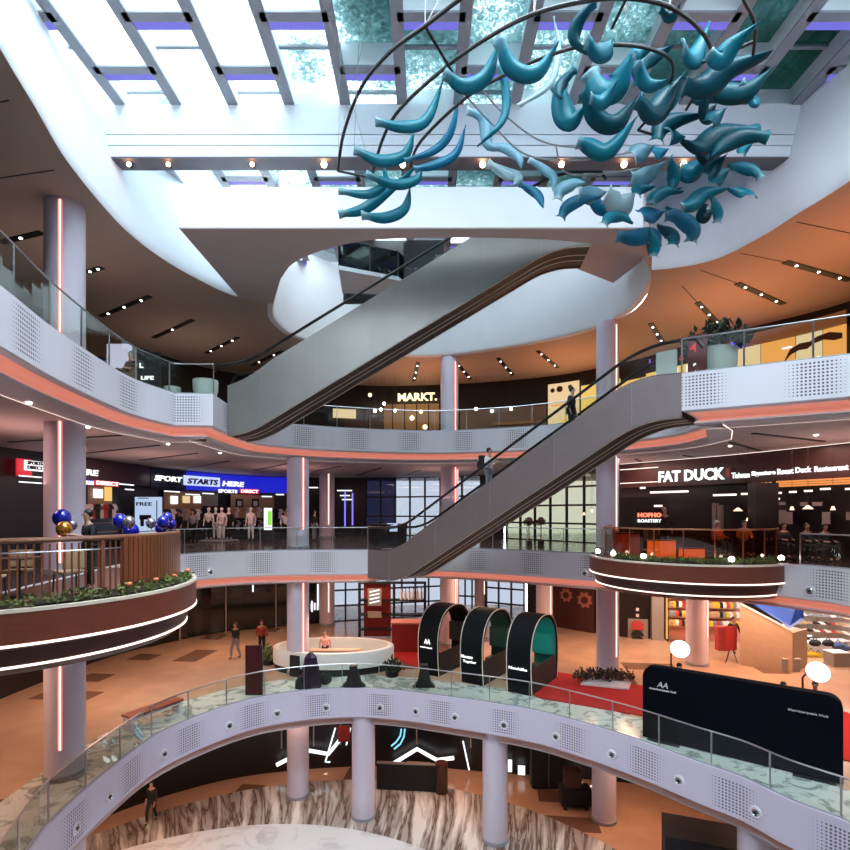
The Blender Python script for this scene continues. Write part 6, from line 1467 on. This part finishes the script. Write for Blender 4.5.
for i,(x,y,r,m,lab) in enumerate(((795,655,0.22,cushion_y,'lowest left yellow bag on the display blocks'),(803,648,0.2,cushion_y,'yellow bag at the top of the display blocks'),(811,655,0.26,cushion_y,'yellow bag in the middle of the display blocks'),(818,656,0.22,cushion_y,'rightmost yellow bag near the right round lamp'),(800,652,0.18,cloth_w,'pale bag among the yellow ones'),(815,643,0.22,cloth_k,'black bag left of the shoe tables'),(828,643,0.22,cloth_k,'black bag right of the yellow ones'),(838,646,0.24,cloth_b,'blue bag at the right'),(845,648,0.2,cloth_b,'small blue bag at the far right'),(792,643,0.2,cloth_k,'dark bag beside the booth'))): bag(lab,x,y,20.8,r,m,'bags on the display blocks')

# ================================================================ ground floor
def neon(label,pts,W,off,m,r=0.06):
    out=[]
    for x,y in pts:
        a_,t_=hit(W,x); n_=Vector((-t_.y,t_.x)); q=a_-n_*off; out.append((q.x,q.y,(HY-y)*q.y/F))
    o=MB().tube(out,r,6).build('neon_line',m); tag(o,label,'neon light','white zigzag neon lines'); return o
neon('white zigzag neon line right of the pale middle column, ground floor',[(393,764),(418,749),(438,760),(455,758)],W0,0.4,led_c,0.09)
neon('white zigzag neon line left of the pale middle column, ground floor',[(277,765),(306,750),(329,754),(341,739)],W0,0.4,led_c,0.09)
neon('thin slanting white neon outline left of the red banner, ground floor',[(336,728),(326,762),(331,762)],W0,0.5,led_c,0.04)
neon('thin slanting white neon outline right of the red banner, ground floor',[(351,728),(347,745)],W0,0.5,led_c,0.04)
neon('pale peach neon line low on the ground floor left of the middle column',[(307,783),(328,774)],W0,0.6,cream_f,0.07)
neon('long thin white neon line left of the pale violet column, ground floor',[(464,741),(470,770)],W0,0.4,led_c,0.04)
neon('bent white neon line left of the pinkish lower column, ground floor',[(557,783),(560,768),(563,768)],W0,0.6,led_c,0.05)
neon('white neon hook near the pinkish lower column, ground floor',[(576,770),(580,784),(586,789),(591,786)],W0,0.6,led_c,0.06)
neon('outer pale cyan neon arc above the black barrier, ground floor',[(395,749),(401,744),(405,737),(406,729)],W0,0.6,neon_c,0.04)
neon('inner pale cyan neon arc above the black barrier, ground floor',[(392,746),(397,742),(401,736),(402,729)],W0,0.6,neon_c,0.04)
t=wall_thing('ground_shop_front','dark ground floor shop wall with thin frames and white slanted panels','shop front',W0,520,Z0)
for x0,x1,y0,y1 in ((508,512,760,772),(518,525,766,775)): wpanel(W0,x0,x1,y0,y1,0.4,led_c,'white_panel',t,0.04)
for x in (281,313,340,416,470,505): wpanel(W0,x,x+1.2,0,0,0.3,conc,'mullion',t,0.04,z=(Z0+1.2,S1)) 
wpanel(W0,281,470,0,0,0.35,conc,'transom',t,0.03,z=(Z0+2.9,Z0+2.94)); wpanel(W0,338,350,726,742,0.55,redp,'red_banner',t,0.04); wpanel(W0,407,430,762,778,0.2,wood_lt,'wood_patch',t,0.04)


t=thing('black_barrier','long low black barrier panel on the ground floor right of the middle column','barrier',tuple(pz(410,791,Z0)))
a=pz(377,789,Z0); b=pz(437,792,Z0); MB().bar((a.x,a.y,Z0+0.6),(b.x,b.y,Z0+0.6),0.12,1.15).build('panel',cloth_k,t); MB().cyl((b.x+0.2,b.y,Z0),0.27,1.3,18).build('end_post',wood_dk,t)
MB().bar((a.x,a.y,Z0+1.19),(b.x,b.y,Z0+1.19),0.16,0.05).build('top_rail',conc,t)
t=thing('goods_cart','black goods cart with dark reddish load beside the pinkish lower column','cart',tuple(pz(577,812,Z0)))
p=pz(577,811,Z0); MB().box((p.x,p.y+0.3,Z0+0.5),(1.25,0.6,0.7)).build('body',cloth_k,t,bevel=0.03); MB().box((p.x-0.1,p.y+0.35,Z0+1.2),(0.7,0.5,0.75)).build('load',wood_dk,t,bevel=0.05)
for sx in (-1,1): MB().cyl((p.x+0.45*sx,p.y+0.1,Z0),0.08,0.16,10).build('wheel',black,t)
t=thing('dark_cabinet','black shop cabinet under the walkway left of the violet column','cabinet',tuple(pz(545,790,Z0)))
p=pz(548,788,Z0); MB().box((p.x,p.y+0.1,Z0+1.3),(1.5,0.5,2.5)).build('body',cloth_k,t,bevel=0.02); MB().box((p.x,p.y-0.16,Z0+1.3),(0.02,0.02,2.3)).build('door_gap',conc,t)
p=pk(712,840,33.5); t=thing('black_booth','large black booth at the bottom right below the walkway with a pale oval logo','booth',(p.x,p.y,Z0))
MB().box((8.75,16.1,Z0+1.2),(2.5,1.4,2.4),-0.35).build('body',cloth_k,t,bevel=0.02)
Ms=Matrix.Translation((8.75,16.1,Z0)) @ Matrix.Rotation(-0.35,4,'Z') @ Matrix.Translation((0,-0.72,0))
for dx in (-0.75,-0.1,0.5): mb=MB(); mb.tube([Ms @ Vector((dx+0.26*math.cos(a*PI/8),-0.01,1.9+0.18*math.sin(a*PI/8))) for a in range(16)],0.018,5,True); mb.build('oval_mark',conc,t)

for loc, lab in (((*pol(DL,1.3,-100),Z2),'dark round stool under the seated person on the left balcony'),((*pol(DR,1.0,-20),Z2),'dark round stool under the person with the white headscarf'),((*pol(DR,1.9,-15),Z2),'dark round stool under the long-haired seated person')): stool(lab, loc, 0.42)
for x, n_ in ((806,'leftmost of the pair of diners near the large pendant'),(824,'rightmost of the pair of diners near the large pendant'),(783,'diner near the grey panes'),(744,'diner left of the black pillar')):
    k = F/(hit(W2,x)[0].y*0.92); p = pk(x,500,k); stool('dark round stool under the '+n_, (p.x,p.y,Z2), 0.42)
stool('low dark stool under the man seated behind the upper left glass', (-8.95,15.9,Z3), 0.2)
